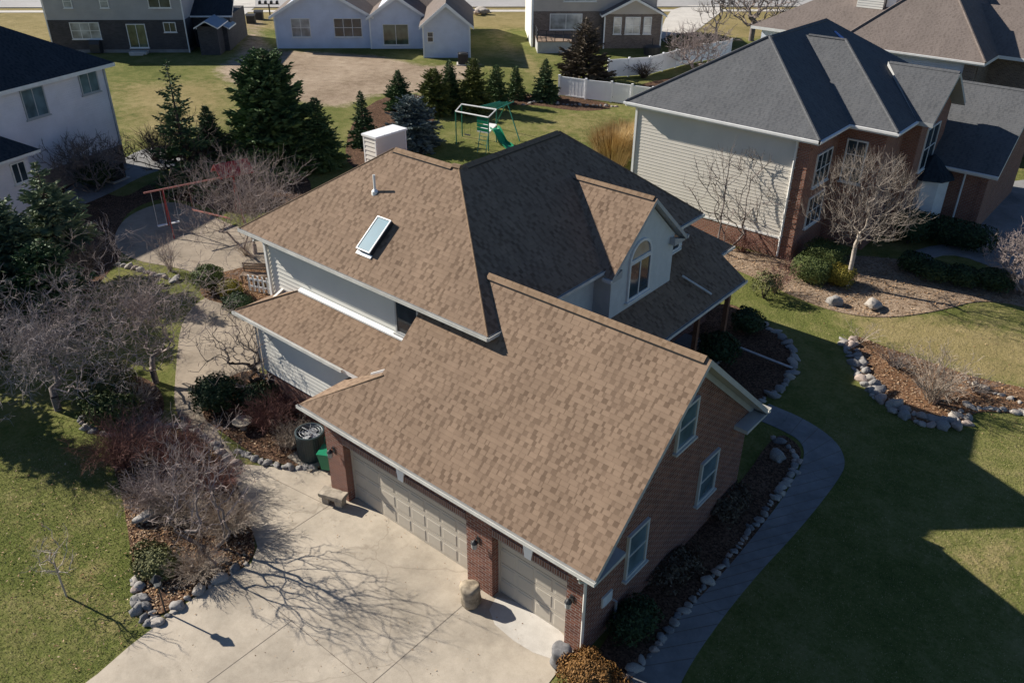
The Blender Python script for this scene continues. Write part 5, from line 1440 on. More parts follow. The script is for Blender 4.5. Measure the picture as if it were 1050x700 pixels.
CF('spruce_tree', (-35.24, 37.33, 2.92, 1.34), 8, 'medium dark spruce right of the tallest in the rear row', mat='needle', dens=1.2, gap=.04, power=.7)
CF('spruce_tree', (-35.24, 39.67, 2.47, 0.95), 9, 'slim small spruce standing alone in the rear row', mat='needle', dens=1.2, gap=.04, power=.7)
CF('spruce_tree', (-33.14, 40.74, 3.11, 1.36), 10, 'pointed dark spruce at the left end of the white fence', mat='needle_dark', dens=1.2, gap=.06)
CF('pyramid_tree', (-34.46, 47.64, 5.16, 2.60), 11, 'pyramidal tree with withered brown leaves in front of the brick sunroom house', mat='leaf_brown', dens=1.0, gap=.12, droop=-.15, power=.7)
CF('pine_tree', (-30.08, 1.61, 5.51, 1.97), 12, 'olive green pine with visible trunk in the shade at the left edge', mat='needle_olive', dens=1.2, gap=.32, droop=.0, power=.9, base_z=1.8, brushy=1.25, trunk_r=.11)
CF('pine_tree', (-29.53, -0.70, 4.61, 2.26), 13, 'dark green pine at the left frame edge below the olive pine', mat='needle_olive', dens=1.2, gap=.1, droop=.1, power=.5, brushy=1.2)
CF('pine_tree', (-26.42, -0.53, 3.52, 1.98), 14, 'low dark spreading pine behind the tangled crab apple', mat='needle_dark', dens=1.3, gap=.05, power=.5, brushy=1.2)
conifer('pine_tree', -25.0, -6.6, 6.5, 2.0, 41, 'dark pine outside the left frame edge that shades the green lawn', mat='needle_dark', dens=1.2, gap=.05, power=.6, brushy=1.2)
conifer('pine_tree', -27.5, -3.8, 7.0, 2.2, 42, 'tall dark pine outside the left frame edge behind the one shading the lawn', mat='needle_dark', dens=1.2, gap=.05, power=.6, brushy=1.2)
CF('pine_tree', (-30.07, -3.68, 7.43, 2.49), 15, 'tall dark pine mostly outside the left frame edge', mat='needle_dark', dens=1.2, gap=.05, power=.6, brushy=1.2)

# ------------------------------------------------------------------ shrubs
def LB(name, px, py, rx, ry, h, seed, label, **k):
    return leaf_bush(name, px, py, rx, ry, h, seed, label, **k)
for (x, y), rx, ry, h, s_, lab, kw in (
    ((-18.19, -2.41), 1.25, .9, .9, 1, 'low spreading dark green juniper in the stone edged bed on the left', dict(mat='leaf_green', n=3200, leaf=.07, lump=.5)),
    ((-19.66, -1.85), 1.2, .9, 1.1, 21, 'light olive shrub behind the low juniper on the left', dict(mat='leaf_olive', n=2200, leaf=.06, lump=.5)),
    ((-15.99, 0.25), .85, .8, 1.15, 2, 'rounded dark green juniper beside the tan path', dict(mat='leaf_dark', n=3000, leaf=.06, lump=.4)),
    ((-14.84, 1.24), .8, .7, .9, 22, 'dark green shrub under the crooked leafless tree', dict(mat='leaf_dark', n=2000, leaf=.06, lump=.4)),
    ((-24.24, 5.24), .75, .7, 1.2, 3, 'upright dark green yew between path and patio', dict(mat='leaf_green', n=2600, leaf=.05, lump=.3)),
    ((-22.93, 5.37), .6, .5, .8, 4, 'bright yellow-green shrub beside the dark yew', dict(mat='leaf_yellow', n=1600, leaf=.05, lump=.4)),
    ((-21.64, 4.94), .8, .6, .7, 24, 'low dark shrub in front of the yellow-green shrub', dict(mat='leaf_dark', n=1700, leaf=.05, lump=.4)),
    ((0.69, -0.55), .85, .62, .78, 5, 'orange brown shrub at the front corner of the garage', dict(mat='leaf_orange', n=7500, leaf=.035, lump=.35)),
    ((-10.63, -5.21), .8, .6, .5, 6, 'low olive green shrub covered in fallen leaves in the left front bed', dict(mat='leaf_olive', n=2400, leaf=.045, lump=.4)),
    ((-4.23, 23.72), .85, .75, 1.15, 7, 'clipped boxwood nearest the brick corner, front left of three', dict(mat='leaf_green', n=5200, leaf=.035, boxy=9, lump=.05)),
    ((-4.51, 25.98), .95, .75, 1.0, 8, 'clipped flat boxwood behind the other two by the brick wall', dict(mat='leaf_green', n=5200, leaf=.035, boxy=9, lump=.05)),
    ((-3.19, 24.23), .7, .6, .85, 9, 'clipped yellowish boxwood touching the pale tree trunk', dict(mat='leaf_yellow', n=4200, leaf=.035, boxy=6, lump=.08)),
    ((-0.94, 27.79), .75, .65, .95, 10, 'rounded dark shrub leftmost in the shaded row before the brick wing', dict(mat='leaf_dark', n=1600, leaf=.06, boxy=2.6, lump=.15)),
    ((0.05, 27.43), .75, .65, .95, 11, 'rounded dark shrub second in the shaded row before the brick wing', dict(mat='leaf_dark', n=1600, leaf=.06, boxy=2.6, lump=.15)),
    ((1.16, 27.72), .75, .65, .95, 12, 'rounded dark shrub third in the shaded row before the brick wing', dict(mat='leaf_dark', n=1600, leaf=.06, boxy=2.6, lump=.15)),
    ((2.38, 28.27), .8, .7, .95, 13, 'dark shrub with lit top at the right end of the shaded row', dict(mat='leaf_dark', n=1600, leaf=.06, boxy=2.6, lump=.15)),
    ((-0.49, 32.20), 1.9, .8, 1.3, 14, 'long dark clipped hedge against the shaded brick wing', dict(mat='leaf_dark', n=3200, leaf=.07, boxy=5, lump=.08)),
    ((-2.25, 30.99), .9, .8, 1.8, 15, 'tall dark evergreen behind the bare vase-shaped tree', dict(mat='leaf_dark', n=1800, leaf=.07, lump=.2)),
    ((-5.09, 20.68), .65, .6, 1.25, 16, 'olive green multi-stemmed shrub beside the porch roof corner', dict(mat='leaf_olive', n=1500, leaf=.045, lump=.5, core=False)),
    ((-40.61, 8.32), 1.1, 1.0, 1.6, 17, 'dark round shrub by the stone base of the white house', dict(mat='leaf_dark', n=1500, leaf=.08, lump=.3)),
    ((0.54, 1.55), .6, .8, .75, 18, 'dark shrub under the lowest gable window in the shade', dict(mat='leaf_dark', n=1800, leaf=.05, lump=.35)),
    ((0.31, 3.94), .6, .9, .5, 19, 'low brown withered shrub in the middle of the shaded wall bed', dict(mat='leaf_brown', n=1600, leaf=.05, lump=.6, core=False)),
    ((0.15, 7.24), .6, .9, .5, 20, 'low brown shrub near the back corner of the brick gable wall', dict(mat='leaf_brown', n=1600, leaf=.05, lump=.6, core=False)),
    ((-4.12, 14.60), .9, .8, 1.2, 23, 'large dark shrub in the shaded bed by the porch posts', dict(mat='leaf_dark', n=2200, leaf=.06, lump=.35)),
    ((-4.32, 17.45), .7, .7, 1.0, 25, 'dark shrub in front of the last porch post', dict(mat='leaf_dark', n=1800, leaf=.06, lump=.35)),
    ((-28.02, 45.28), 2.2, .7, .8, 26, 'dark low hedge in the bed between the two white fence runs', dict(mat='leaf_dark', n=1800, leaf=.1, lump=.3, rz=.8)),
    ((-34.49, 67.12), 3.5, 1.2, 1.3, 28, 'dark green hedge in shadow beside the pale driveway', dict(mat='leaf_dark', n=1800, leaf=.14, lump=.25, rz=.75)),
):
    leaf_bush('shrub', x, y, rx, ry, h, s_, lab, **kw)
for (x, y), r_, h, s_, lab, kw in (
    ((3.11, 17.14), 1.5, 1.7, 1, 'leafless tan shrub fanning out of the curved island bed', dict(mat='bark_tan', n=80, rad=.011, fork=5)),
    ((-0.44, 19.54), .9, .9, 2, 'small sparse leafless shrub at the left end of the island bed', dict(mat='bark_tan', n=16, rad=.010)),
    ((1.19, 18.71), 1.0, .7, 3, 'low brown twiggy shrub inside the island bed', dict(mat='bark_grey', n=60)),
    ((4.14, 18.85), .9, .7, 4, 'low greyish twiggy shrub at the right end of the island bed', dict(mat='bark_grey', n=50)),
    ((-8.16, 24.61), 1.3, 1.2, 5, 'reddish brown twiggy shrub against the brick base of the cream wall', dict(mat='bark_red', n=70)),
    ((-4.94, 21.55), .9, 1.3, 6, 'reddish leafless shrub beside the olive green shrub', dict(mat='bark_red', n=50)),
    ((-5.48, 24.29), 1.6, .5, 7, 'low red twiggy ground shrub on the tan mulch by the brick corner', dict(mat='bark_red', n=60, arch=1.2)),
    ((-15.37, -3.50), 1.4, 1.5, 8, 'red stemmed leafless dogwood at the back of the left front bed', dict(mat='bark_red', n=220, fork=6, rad=.0065)),
    ((-13.87, -2.34), 1.2, 1.4, 9, 'dark red twiggy shrub in the middle of the left front bed', dict(mat='bark_red', n=180, fork=6, rad=.0065)),
    ((-12.89, -3.91), 1.1, 1.1, 10, 'pinkish grey twiggy shrub on the lawn side of the left front bed', dict(mat='bark_pink', n=160, fork=6, rad=.0065)),
    ((-10.30, -3.07), 1.0, .9, 11, 'tan brown twiggy shrub on the driveway side of the left front bed', dict(mat='bark_tan', n=260, fork=6, rad=.0065)),
    ((-9.52, -4.54), .9, .6, 12, 'low tan brown twiggy shrub near the tip of the left front bed', dict(mat='bark_tan', n=180, fork=6, rad=.0065)),
    ((-11.84, -3.58), 1.1, .8, 51, 'brown twiggy shrub full of caught leaves in the centre of the left front bed', dict(mat='bark_tan', n=200, fork=6, rad=.006)),
    ((-12.02, -2.30), .9, 1.0, 52, 'reddish brown twiggy shrub beside the leafless tree in the left front bed', dict(mat='bark_red', n=170, fork=6, rad=.006)),
    ((-15.99, -2.48), 1.0, .9, 53, 'pinkish brown twiggy shrub at the lawn corner of the left front bed', dict(mat='bark_pink', n=150, fork=6, rad=.006)),
    ((-12.10, 0.50), .7, .9, 54, 'brown twiggy shrub just in front of the round air conditioner', dict(mat='bark_tan', n=110, fork=5, rad=.006)),
    ((-13.44, 0.63), .95, 1.3, 13, 'dense reddish brown leafless shrub left of the round air conditioner', dict(mat='bark_red', n=130, fork=5, rad=.007)),
    ((-16.26, 1.32), .8, .8, 14, 'grey twiggy shrub under the crooked leafless tree', dict(mat='bark_grey', n=90, fork=4)),
    ((-13.91, 1.88), .9, .9, 15, 'rusty brown twiggy shrub at the foot of the shed-roofed wing', dict(mat='bark_red', n=90, fork=4)),
    ((-12.90, 2.36), .7, .8, 16, 'small brown twiggy shrub under the corner of the garage roof', dict(mat='bark_red', n=60, fork=4)),
    ((-17.74, -1.79), .9, 1.0, 17, 'brown twiggy shrub right of the low juniper', dict(mat='bark_tan', n=80, fork=4)),
    ((-29.19, 1.86), 1.6, 2.2, 18, 'tall brown twiggy shrub under the olive pine', dict(mat='bark_grey', n=90, fork=4, rad=.012)),
    ((-27.31, 5.10), .7, 1.8, 19, 'thin upright twiggy shrub in front of the red swing set', dict(mat='bark_pink', n=30, fork=4)),
    ((-26.15, 8.39), .6, .8, 34, 'sparse dry shrub beside the patio and left house corner', dict(mat='bark_tan', n=40)),
    ((-37.14, 16.40), 2.0, 2.2, 20, 'brown twiggy undergrowth shrub below the big spruce', dict(mat='bark_grey', n=110, fork=4, rad=.014)),
    ((-42.42, 13.02), 1.6, 2.0, 21, 'dark twiggy shrub left of the sparse spruce', dict(mat='bark_dark', n=60, fork=4, rad=.014)),
    ((-0.86, 6.38), .5, .6, 22, 'low dead twiggy plant in the shaded wall bed', dict(mat='bark_dark', n=50)),
    ((-31.37, 52.26), 1.6, 1.3, 23, 'dark leafless bush beside the brick sunroom', dict(mat='bark_dark', n=70, rad=.02)),
):
    twig_bush('twiggy_shrub', x, y, r_, h, s_, lab, **kw)

def grass_clump(x, y, r, h, seed, label):
    rng = random.Random(seed); K = MB()
    for k in range(2600):
        a, o = rng.uniform(0, 6.283), rng.random() ** .7
        d = Vector((math.cos(a), math.sin(a), 0)); L = h * rng.uniform(.65, 1.1)
        p = d * r * .45 * o; w = Vector((-d.y, d.x, 0)) * .014
        m_ = p + d * r * .25 * o + Vector((0, 0, L * .6)); e = p + d * r * .6 * o * rng.uniform(.7, 1.4) + Vector((0, 0, L)) + rvec(rng) * .1
        K.face([p - w, p + w, m_ + w * .8, m_ - w * .8]); K.face([m_ - w, m_ + w, e])
    o = K.build('ornamental_grass', M['straw'], uv=False); o.location = (x, y, 0)
    return tag(o, label, 'ornamental grass')
gx, gy = (-20.49, 31.49); grass_clump(gx, gy, 2.0, 2.2, 1, 'tall tan ornamental grass clump left of the cream siding wall')
gx, gy = (-21.02, 33.62); grass_clump(gx, gy, 1.7, 2.0, 2, 'smaller tan ornamental grass clump against the cream siding corner')

# fallen leaves and grass
litter('leaf_litter', BED['front'], 5200, .03, .06, M['litter'], 1, 'fallen tan and brown leaves over the left front bed')
litter('leaf_litter', BED['island'], 1500, .03, .06, M['litter'], 2, 'fallen orange brown leaves in the curved island bed')
litter('leaf_litter', BED['neighbour'], 2600, .03, .07, M['litter'], 3, 'fallen tan leaves on the mulch before the brick house')
litter('leaf_litter', BED['shed'], 900, .03, .06, M['litter'], 4, 'fallen brown leaves in the bed beside the wing')
litter('leaf_litter', BED['court'], 700, .03, .06, M['litter'], 6, 'fallen leaves in the bed between patio and house')
litter('leaf_litter', [(-18.37, -5.54), (-16.03, -3.54), (-9.02, -6.40), (-8.55, -7.92), (-9.79, -8.97), (-14.94, -7.80)], 420, .02, .045, M['litter'], 5, 'scattered fallen leaves on the green lawn')
litter('leaf_litter', [(-8.52, -7.93), (-8.59, -6.63), (-8.70, -3.46), (-12.05, -1.41), (-10.50, 0.55), (-1.26, 0.22), (-1.60, -2.36)], 170, .012, .03, M['litter'], 7, 'few small leaves blown over the driveway', .018)
litter('leaf_litter', [(-6.10, 20.55), (-1.22, 19.28), (4.78, 16.40), (7.25, 13.31), (3.90, 29.20), (-0.48, 21.85)], 260, .02, .045, M['litter'], 8, 'scattered tan leaves on the right lawn', .004)
def turf(name, poly, n, hmin, hmax, seed, label, avoid=()):
    rng = random.Random(seed); K = MB()
    xs = [p[0] for p in poly]; ys = [p[1] for p in poly]; k = 0
    while k < n:
        x, y = rng.uniform(min(xs), max(xs)), rng.uniform(min(ys), max(ys))
        if not inside((x, y), poly) or any(inside((x, y), q) for q in avoid): continue
        k += 1
        a = rng.uniform(0, 6.283); h = rng.uniform(hmin, hmax); d = Vector((math.cos(a), math.sin(a), 0))
        p = Vector((x, y, .004)); w = Vector((-d.y, d.x, 0)) * rng.uniform(.006, .012)
        e = p + d * h * rng.uniform(.2, 1.1) + Vector((0, 0, h))
        K.face([p - w, p + w, e])
    o = K.build(name, M['blade'], uv=False)
    return tag(o, label, 'grass', kind='stuff')
drv = [tuple(p) for p in drive]
turf('grass', [(-19.56, -6.56), (-18.99, -3.99), (-16.03, -3.54), (-13.55, -4.48), (-10.81, -5.73), (-8.88, -6.48), (-8.55, -7.92), (-8.59, -8.83), (-10.65, -10.59), (-14.79, -9.59)], 30000, .012, .035, 1, 'short green and straw coloured grass of the lawn at lower left', (BED['front'], drv, BED['mid']))
turf('grass', [(0.56, 13.38), (1.59, 16.00), (4.52, 16.18), (6.11, 18.68), (9.00, 5.96), (2.57, 0.49), (1.98, 4.71), (2.27, 7.83), (2.29, 10.74)], 30000, .012, .035, 2, 'short grass of the lawn beside the curved footpath', (BED['island'],))

# ------------------------------------------------------------------ things in the yards
# white vinyl fences
def fence(pts, h, label):
    p0 = pts[0]; root = empty('vinyl_fence', (*p0, 0), 0, label, 'fence')
    for i in range(len(pts) - 1):
        a, c = Vector((*pts[i], 0)), Vector((*pts[i + 1], 0)); L = (c - a).length; n = max(1, round(L / 2.2)); d = (c - a) / n
        for k in range(n + 1):
            p = a + d * k; b = MB(); e = d.normalized() * .065; s_ = Vector((-e.y, e.x, 0))
            b.obox(p - e - s_ + Vector((0, 0, -.1)), e * 2, s_ * 2, (0, 0, h + .17)); b.prism([p - e * 1.3 - s_ * 1.3 + Vector((0, 0, h + .07)), p + e * 1.3 - s_ * 1.3 + Vector((0, 0, h + .07)), p + e * 1.3 + s_ * 1.3 + Vector((0, 0, h + .07)), p - e * 1.3 + s_ * 1.3 + Vector((0, 0, h + .07))], (0, 0, .05))
            if k or i == 0: b.build('fence_post', M['vinyl'], root)
            if k < n:
                b = MB(); q = p + e; w = d - e * 2; t = Vector((-d.y, d.x, 0)).normalized() * .02
                b.obox(q - t + Vector((0, 0, .08)), w, t * 2, (0, 0, h - .12)); b.obox(q - t * 1.8 + Vector((0, 0, h - .06)), w, t * 3.6, (0, 0, .08)); b.obox(q - t * 1.8 + Vector((0, 0, .06)), w, t * 3.6, (0, 0, .1))
                m_ = max(3, int(w.length / .28))
                for z_ in range(1, m_): b.obox(q + w * z_ / m_ - t * 1.25 + Vector((0, 0, .17)), w.normalized() * .012, t * 2.5, (0, 0, h - .24))
                b.build('fence_panel', M['vinyl'], root)
fence([(-33.25, 42.65), (-30.96, 43.07), (-28.95, 43.67), (-25.64, 44.33)], 1.5, 'white vinyl fence run in front, nearest the grey hip roof')
fence([(-33.70, 50.17), (-31.63, 53.47), (-31.22, 59.49), (-29.91, 65.14)], 1.5, 'white vinyl fence run behind, along the brick sunroom house')
# fence running along the side of the bare lot
def playset():
    root = empty('playground_set', (*(-29.97, 29.36), 0), 0, 'green metal climbing frame with slide and swing behind the ridge', 'playset')
    PL, PR, QF, QB = Vector((*(-30.61, 27.94), 0)), Vector((*(-28.03, 28.26), 0)), Vector((*(-27.84, 31.23), 0)), Vector((*(-31.23, 32.51), 0))
    up_ = lambda v, z: Vector((v.x, v.y, z))
    b = Pieces()
    ML, MR = Vector((*(-29.93, 28.54), 0)), Vector((*(-27.64, 28.88), 0))
    PL2 = Vector((*(-31.51, 29.48), 0)); PR2 = Vector((*(-28.89, 30.03), 0))
    for v in (PL, PL2, PR, PR2): b.tube([up_(v, 0), up_(v, 2.2)], .04, 6)
    apex = (QF + QB) / 2
    for v in (QF, QB): b.tube([up_(v, 0), up_(apex, 2.25)], .045, 6)
    b.build('leg', M['green_metal'], root)
    b = MB()
    for a_, c_ in ((PL, PR), (PL2, PR2)): b.tube([up_(a_, 2.2), up_(c_, 2.2)], .05, 6)
    b.tube([up_(PL, 2.2), up_(PL2, 2.2)], .04, 6); b.tube([up_(PR, 2.2), up_(PR2, 2.2)], .04, 6)
    b.build('top_beam', M['trim'], root)
    b = MB(); m1, m2 = (PR * .7 + PL * .3), (PR2 * .7 + PL2 * .3)
    a1, a2 = up_(apex, 2.25) + Vector((.35, .3, 0)), up_(apex, 2.25) - Vector((.35, .3, 0))
    b.tube([up_(PR2, 2.2), a1], .04, 6); b.tube([up_(PR2 * .5 + PL2 * .5, 2.2), a2], .04, 6)
    for k in range(1, 9):
        f = k / 9; b.tube([up_(PR2, 2.2).lerp(a1, f), up_(PR2 * .5 + PL2 * .5, 2.2).lerp(a2, f)], .022, 5)
    b.build('ladder_bars', M['green_metal'], root)
    b = MB(); b.obox(up_(PR, 1.15) + (PL - PR).normalized() * .9, (PR - PL).normalized() * .95, (PR2 - PR), (0, 0, .08)); b.build('platform', M['trim'], root)
    b = MB()
    for k in range(4): b.obox(up_(PR, 1.23 + k * .25) + (PL - PR).normalized() * .9, (PR - PL).normalized() * .95, (PR2 - PR).normalized() * .04, (0, 0, .2))
    b.build('side_panel', M['green_plastic'], root)
    s0 = up_(PR, 1.25) + (PR - PL).normalized() * .1 + (PR2 - PR) * .5; dd = Vector((.9, -.25, 0)).normalized(); e0 = up_(s0 + dd * 2.0, .12)
    b = MB(); sd = Vector((-dd.y, dd.x, 0)) * .27; prev = None
    for k in range(9):
        f = k / 8; p = s0 + dd * 2.1 * f; p.z = 1.25 - 1.1 * f + .14 * math.sin(f * 9)
        cur = [p - sd * 1.15 + Vector((0, 0, .16)), p - sd, p + sd, p + sd * 1.15 + Vector((0, 0, .16))]
        if prev:
            for q in range(3): b.prism([prev[q], cur[q], cur[q + 1], prev[q + 1]], (0, 0, -.03))
        prev = cur
    b.build('slide', M['green_plastic'], root)
    b = MB()
    for v in (PR, PR * .75 + PL * .25): b.tube([up_(v, 0) - (PR2 - PR) * .35, up_(v, 1.2)], .03, 5)
    for k in range(1, 5): b.tube([up_(PR, .24 * k) - (PR2 - PR) * .35 * (1 - k / 5), up_(PR * .75 + PL * .25, .24 * k) - (PR2 - PR) * .35 * (1 - k / 5)], .02, 5)
    b.build('step_ladder', M['green_metal'], root)
    b = MB(); c0 = (PL * .75 + PR * .25 + PL2 * .75 + PR2 * .25) / 2; w_ = (PR - PL).normalized() * .25
    for s_ in (-1, 1): b.tube([up_(c0, 2.2) + w_ * s_, up_(c0, .5) + w_ * s_], .008, 4)
    b.obox(up_(c0, .47) - w_ - (PL2 - PL).normalized() * .09, w_ * 2, (PL2 - PL).normalized() * .18, (0, 0, .03)); b.build('swing', M['dark'], root)
playset()
def red_swing():
    A, Bv = Vector((*(-31.44, 7.59), 0)), Vector((*(-30.61, 11.11), 0))
    root = empty('swing_set', tuple(A), 0, 'faded red swing set with long beam beside the tan patio', 'swing set')
    up_ = lambda v, z: Vector((v.x, v.y, z)); d = (Bv - A).normalized(); n = Vector((-d.y, d.x, 0))
    b = MB(); b.tube([up_(A - d * .9, 2.3), up_(Bv + d * .3, 2.3)], .042, 6); b.build('beam', M['pink_metal'], root)
    for v in (A, Bv):
        for s_ in (-1, 1):
            b = MB(); b.tube([up_(v, 2.28), v + n * .95 * s_ + d * .15 * s_], .034, 6); b.build('leg', M['red_metal'], root)
    L = (Bv - A).length
    for f in (.15, .32):
        p = A + d * (L * f) - d * .9; b = MB()
        for s_ in (-.22, .22): b.tube([up_(p + d * s_, 2.28), up_(p + d * s_, .5)], .008, 4)
        b.obox(up_(p - d * .24 - n * .1, .46), d * .48, n * .2, (0, 0, .035)); b.build('swing', M['trim'], root)
    b = MB(); q = up_(A + d * L * .35, .9); e = q + d * 1.6 + n * -.6; e.z = .25; b.tube([up_(q, 2.28), q], .012, 4)
    b.obox(q - n * .15, e - q, n * .3, (0, 0, .04)); b.build('glider_board', M['pink_metal'], root)
    b = MB(); c = up_(Bv, 2.5); b.prism([c - d * .9 - n * .7, c + d * .9 - n * .7, c + d * .9 + Vector((0, 0, .55)), c - d * .9 + Vector((0, 0, .55))], (0, 0, -.05)); b.prism([c - d * .9 + n * .7, c + d * .9 + n * .7, c + d * .9 + Vector((0, 0, .55)), c - d * .9 + Vector((0, 0, .55))], (0, 0, -.05)); b.build('canopy', M['red_metal'], root)
red_swing()
# round air conditioner behind the garage pier
bx, by = (-11.26, 0.68)
root = empty('air_conditioner', (bx, by, .02), 0, 'large round dark teal air conditioner unit on a slab behind the left brick pier', 'air conditioner')
b = MB(); b.lathe((0, 0, .05), [(.44, 0), (.455, .04), (.455, .88), (.47, .90), (.47, .96), (.42, .97), (.40, .90), (.37, .80), (.10, .76)], 28)
for k in range(36):
    t = 6.2832 * k / 36; b.tube([(.458 * math.cos(t), .458 * math.sin(t), .11), (.458 * math.cos(t), .458 * math.sin(t), .9)], .010, 4)
b.build('casing', M['teal_plastic'], root, local=True)
b = MB()
for q in (.12, .22, .32, .41):
    b.tube([(q * math.cos(6.2832 * k / 20), q * math.sin(6.2832 * k / 20), .985 + .03 * (1 - q / .41)) for k in range(21)], .007, 4, 0, False)
for k in range(8):
    t = 6.2832 * k / 8; b.tube([(0, 0, 1.015), (.43 * math.cos(t), .43 * math.sin(t), .985)], .007, 4)
b.build('fan_guard', M['galv'], root, local=True)
b = MB(); b.tube([(0, 0, .82), (0, 0, .93)], .09, 10)
for k in range(4):
    t = 6.2832 * k / 4 + .3; e = Vector((math.cos(t), math.sin(t), 0)); f_ = Vector((-math.sin(t), math.cos(t), 0)) * .11
    b.obox(Vector((0, 0, .86)) + e * .07 - f_, e * .27, f_ * 2 + Vector((0, 0, .05)), (0, 0, .008))
b.build('fan', M['galv'], root, local=True)
b = MB(); b.box((-.58, -.58, -.05), (.58, .58, .049)); b.build('base_slab', M['limestone'], root, local=True)
# green tipped container by the pier
bx, by = (-10.28, 0.61)
root = empty('plastic_cart', (bx, by, .02), .5, 'bright green plastic cart leaning beside the brick pier and the round air conditioner', 'cart')
b = MB(); b.prism([(-.22, -.18, .12), (.22, -.18, .12), (.28, -.24, .72), (-.28, -.24, .72)], (0, .44, .02)); b.build('cart_body', M['green_plastic'], root, local=True)
b = MB(); b.box((-.3, -.26, .725), (.3, .28, .77)); b.box((-.26, .28, .6), (.26, .34, .74)); b.build('cart_lid', M['green_plastic'], root, local=True)
b = MB(); b.tube([(-.25, .25, .7), (-.25, .38, .95), (.25, .38, .95), (.25, .25, .7)], .018, 6); b.build('handle', M['green_metal'], root, local=True)
for x in (-.25, .25):
    b = MB(); b.tube([(x - .03, .2, .1), (x + .03, .2, .1)], .12, 12); b.build('wheel', M['dark'], root, local=True)
# stone bench: slab on two blocks
bx, by = (-8.96, -0.33)
root = empty('stone_bench', (bx, by, .016), R(18), 'short weathered stone bench in front of the left brick pier', 'bench')
def stone_block(a, c, seed, name):
    rng_ = random.Random(seed); b = MB(); nx, ny, nz = 5, 4, 3
    import bmesh
    bm = bmesh.new(); bmesh.ops.create_cube(bm, size=1); bmesh.ops.subdivide_edges(bm, edges=bm.edges[:], cuts=4, use_grid_fill=True)
    for v in bm.verts:
        p = v.co.copy(); q = Vector((a[i] + (p[i] + .5) * (c[i] - a[i]) for i in range(3)))
        ro = Vector([max(0, abs(p[i]) - .36) for i in range(3)]); sh = ro.length * .06
        v.co = q + Vector((noise.noise(q * 4 + Vector((seed, 0, 0))), noise.noise(q * 4 + Vector((0, seed, 0))), noise.noise(q * 4 + Vector((0, 0, seed))))) * .03 - Vector([math.copysign(sh, p[i]) if abs(p[i]) > .36 else 0 for i in range(3)])
    me = bpy.data.meshes.new(name); bm.to_mesh(me); bm.free(); me.materials.append(M['limestone'])
    o = bpy.data.objects.new(name, me); COL.objects.link(o); o.parent = root; WM[o] = WM[root]; return o
stone_block((-.42, -.2, .26), (.42, .2, .42), 1, 'seat')
stone_block((-.34, -.15, 0), (-.1, .15, .26), 2, 'leg'); stone_block((.1, -.15, 0), (.36, .15, .26), 3, 'leg')
def stump_stone(px, h, w, seed, label, mat):
    b = MB(); k = 26; prof = [(.80, 0), (.95, .05), (1.0, .2), (.93, .42), (.97, .62), (1.04, .80), (1.0, .92), (.86, .985), (.55, 1.0), (.2, .99)]
    b.lathe((0, 0, 0), [(r_ * w, z_ * h) for r_, z_ in prof], k)
    b.v = [(x * (1 + .30 * noise.noise(Vector((x * 3 + seed, y * 3, z * 2.2))) + .10 * noise.noise(Vector((x * 9, y * 9 + seed, z * 9)))), y * (1 + .30 * noise.noise(Vector((x * 3, y * 3 + seed, z * 2.2))) + .10 * noise.noise(Vector((x * 9 + seed, y * 9, z * 9)))), z + .06 * noise.noise(Vector((x * 4, y * 4, seed)))) for x, y, z in b.v]
    tag(b.build('boulder', mat, loc=None, smooth=True, uv=False), label, 'boulder').location = (*px, .0)
M['stump'] = plain('mottled_brown_grey_stone', (0.30, 0.25, 0.185), 0.95, 0.1, 0.5, 5)
stump_stone((-3.22, -.50), .64, .27, 1.7, 'stump-shaped brown grey boulder in front of the middle brick pier', M['stump'])
stump_stone((-.24, -.50), .60, .25, 4.2, 'dark grey rounded boulder at the right garage corner beside the orange brown shrub', M['rock'][3])
# low lantern post behind the stones of the bed tip
lx, ly = (-8.99, -5.87)
root = empty('garden_lamp', (lx, ly, 0), 0, 'slim dark garden lantern post at the tip of the left front bed', 'garden lamp')
b = MB(); b.tube([(0, 0, 0), (0, 0, .95)], .022, 6); b.build('post', M['dark'], root, local=True)
b = MB(); b.lathe((0, 0, .95), [(.06, 0), (.1, .03), (.1, .06)], 6); b.lathe((0, 0, 1.2), [(.15, 0), (.05, .12), (.02, .16)], 6); b.build('lantern_cap', M['dark'], root, local=True)
b = MB(); b.lathe((0, 0, 1.011), [(.08, 0), (.1, .188)], 6); b.build('lamp_glass', M['glass_blind'], root, local=True)
# hose post / plant hanger rod in the porch bed
ax, ay = (-4.03, 15.45); cx_, cy_ = (-1.61, 15.84)
b = MB(); b.tube([(ax, ay, .42), (cx_, cy_, .12)], .045, 6); tag(b.build('drain_pipe', M['galv'], loc=(ax, ay, 0)), 'grey drain pipe lying across the shaded porch bed', 'pipe')
# white stakes and bench pieces near the left corner
wx, wy = (-22.36, 6.49)
root = empty('picket_fence', (wx, wy, 0), R(20), 'short white picket fence beside the left corner of the wing', 'fence')
b = MB()
for k in range(5): b.box((-.5 + k * .24, -.02, 0), (-.42 + k * .24, .02, .8))
b.build('picket', M['vinyl'], root, local=True)
b = MB(); b.box((-.55, .021, .2), (.6, .05, .28)); b.box((-.55, .021, .55), (.6, .05, .63)); b.build('fence_rail', M['vinyl'], root, local=True)
wx, wy = (-23.30, 6.95)
root = empty('garden_bench', (wx, wy, 0), R(35), 'weathered wooden garden bench below the left house corner', 'bench')
b = MB()
for k in range(4): b.box((-.6, -.22 + k * .11, .42), (.6, -.13 + k * .11, .45))
b.build('seat', M['wood'], root, local=True)
b = MB()
for k in range(3): b.box((-.6, .24, .55 + k * .12), (.6, .27, .64 + k * .12))
b.build('backrest', M['wood'], root, local=True)
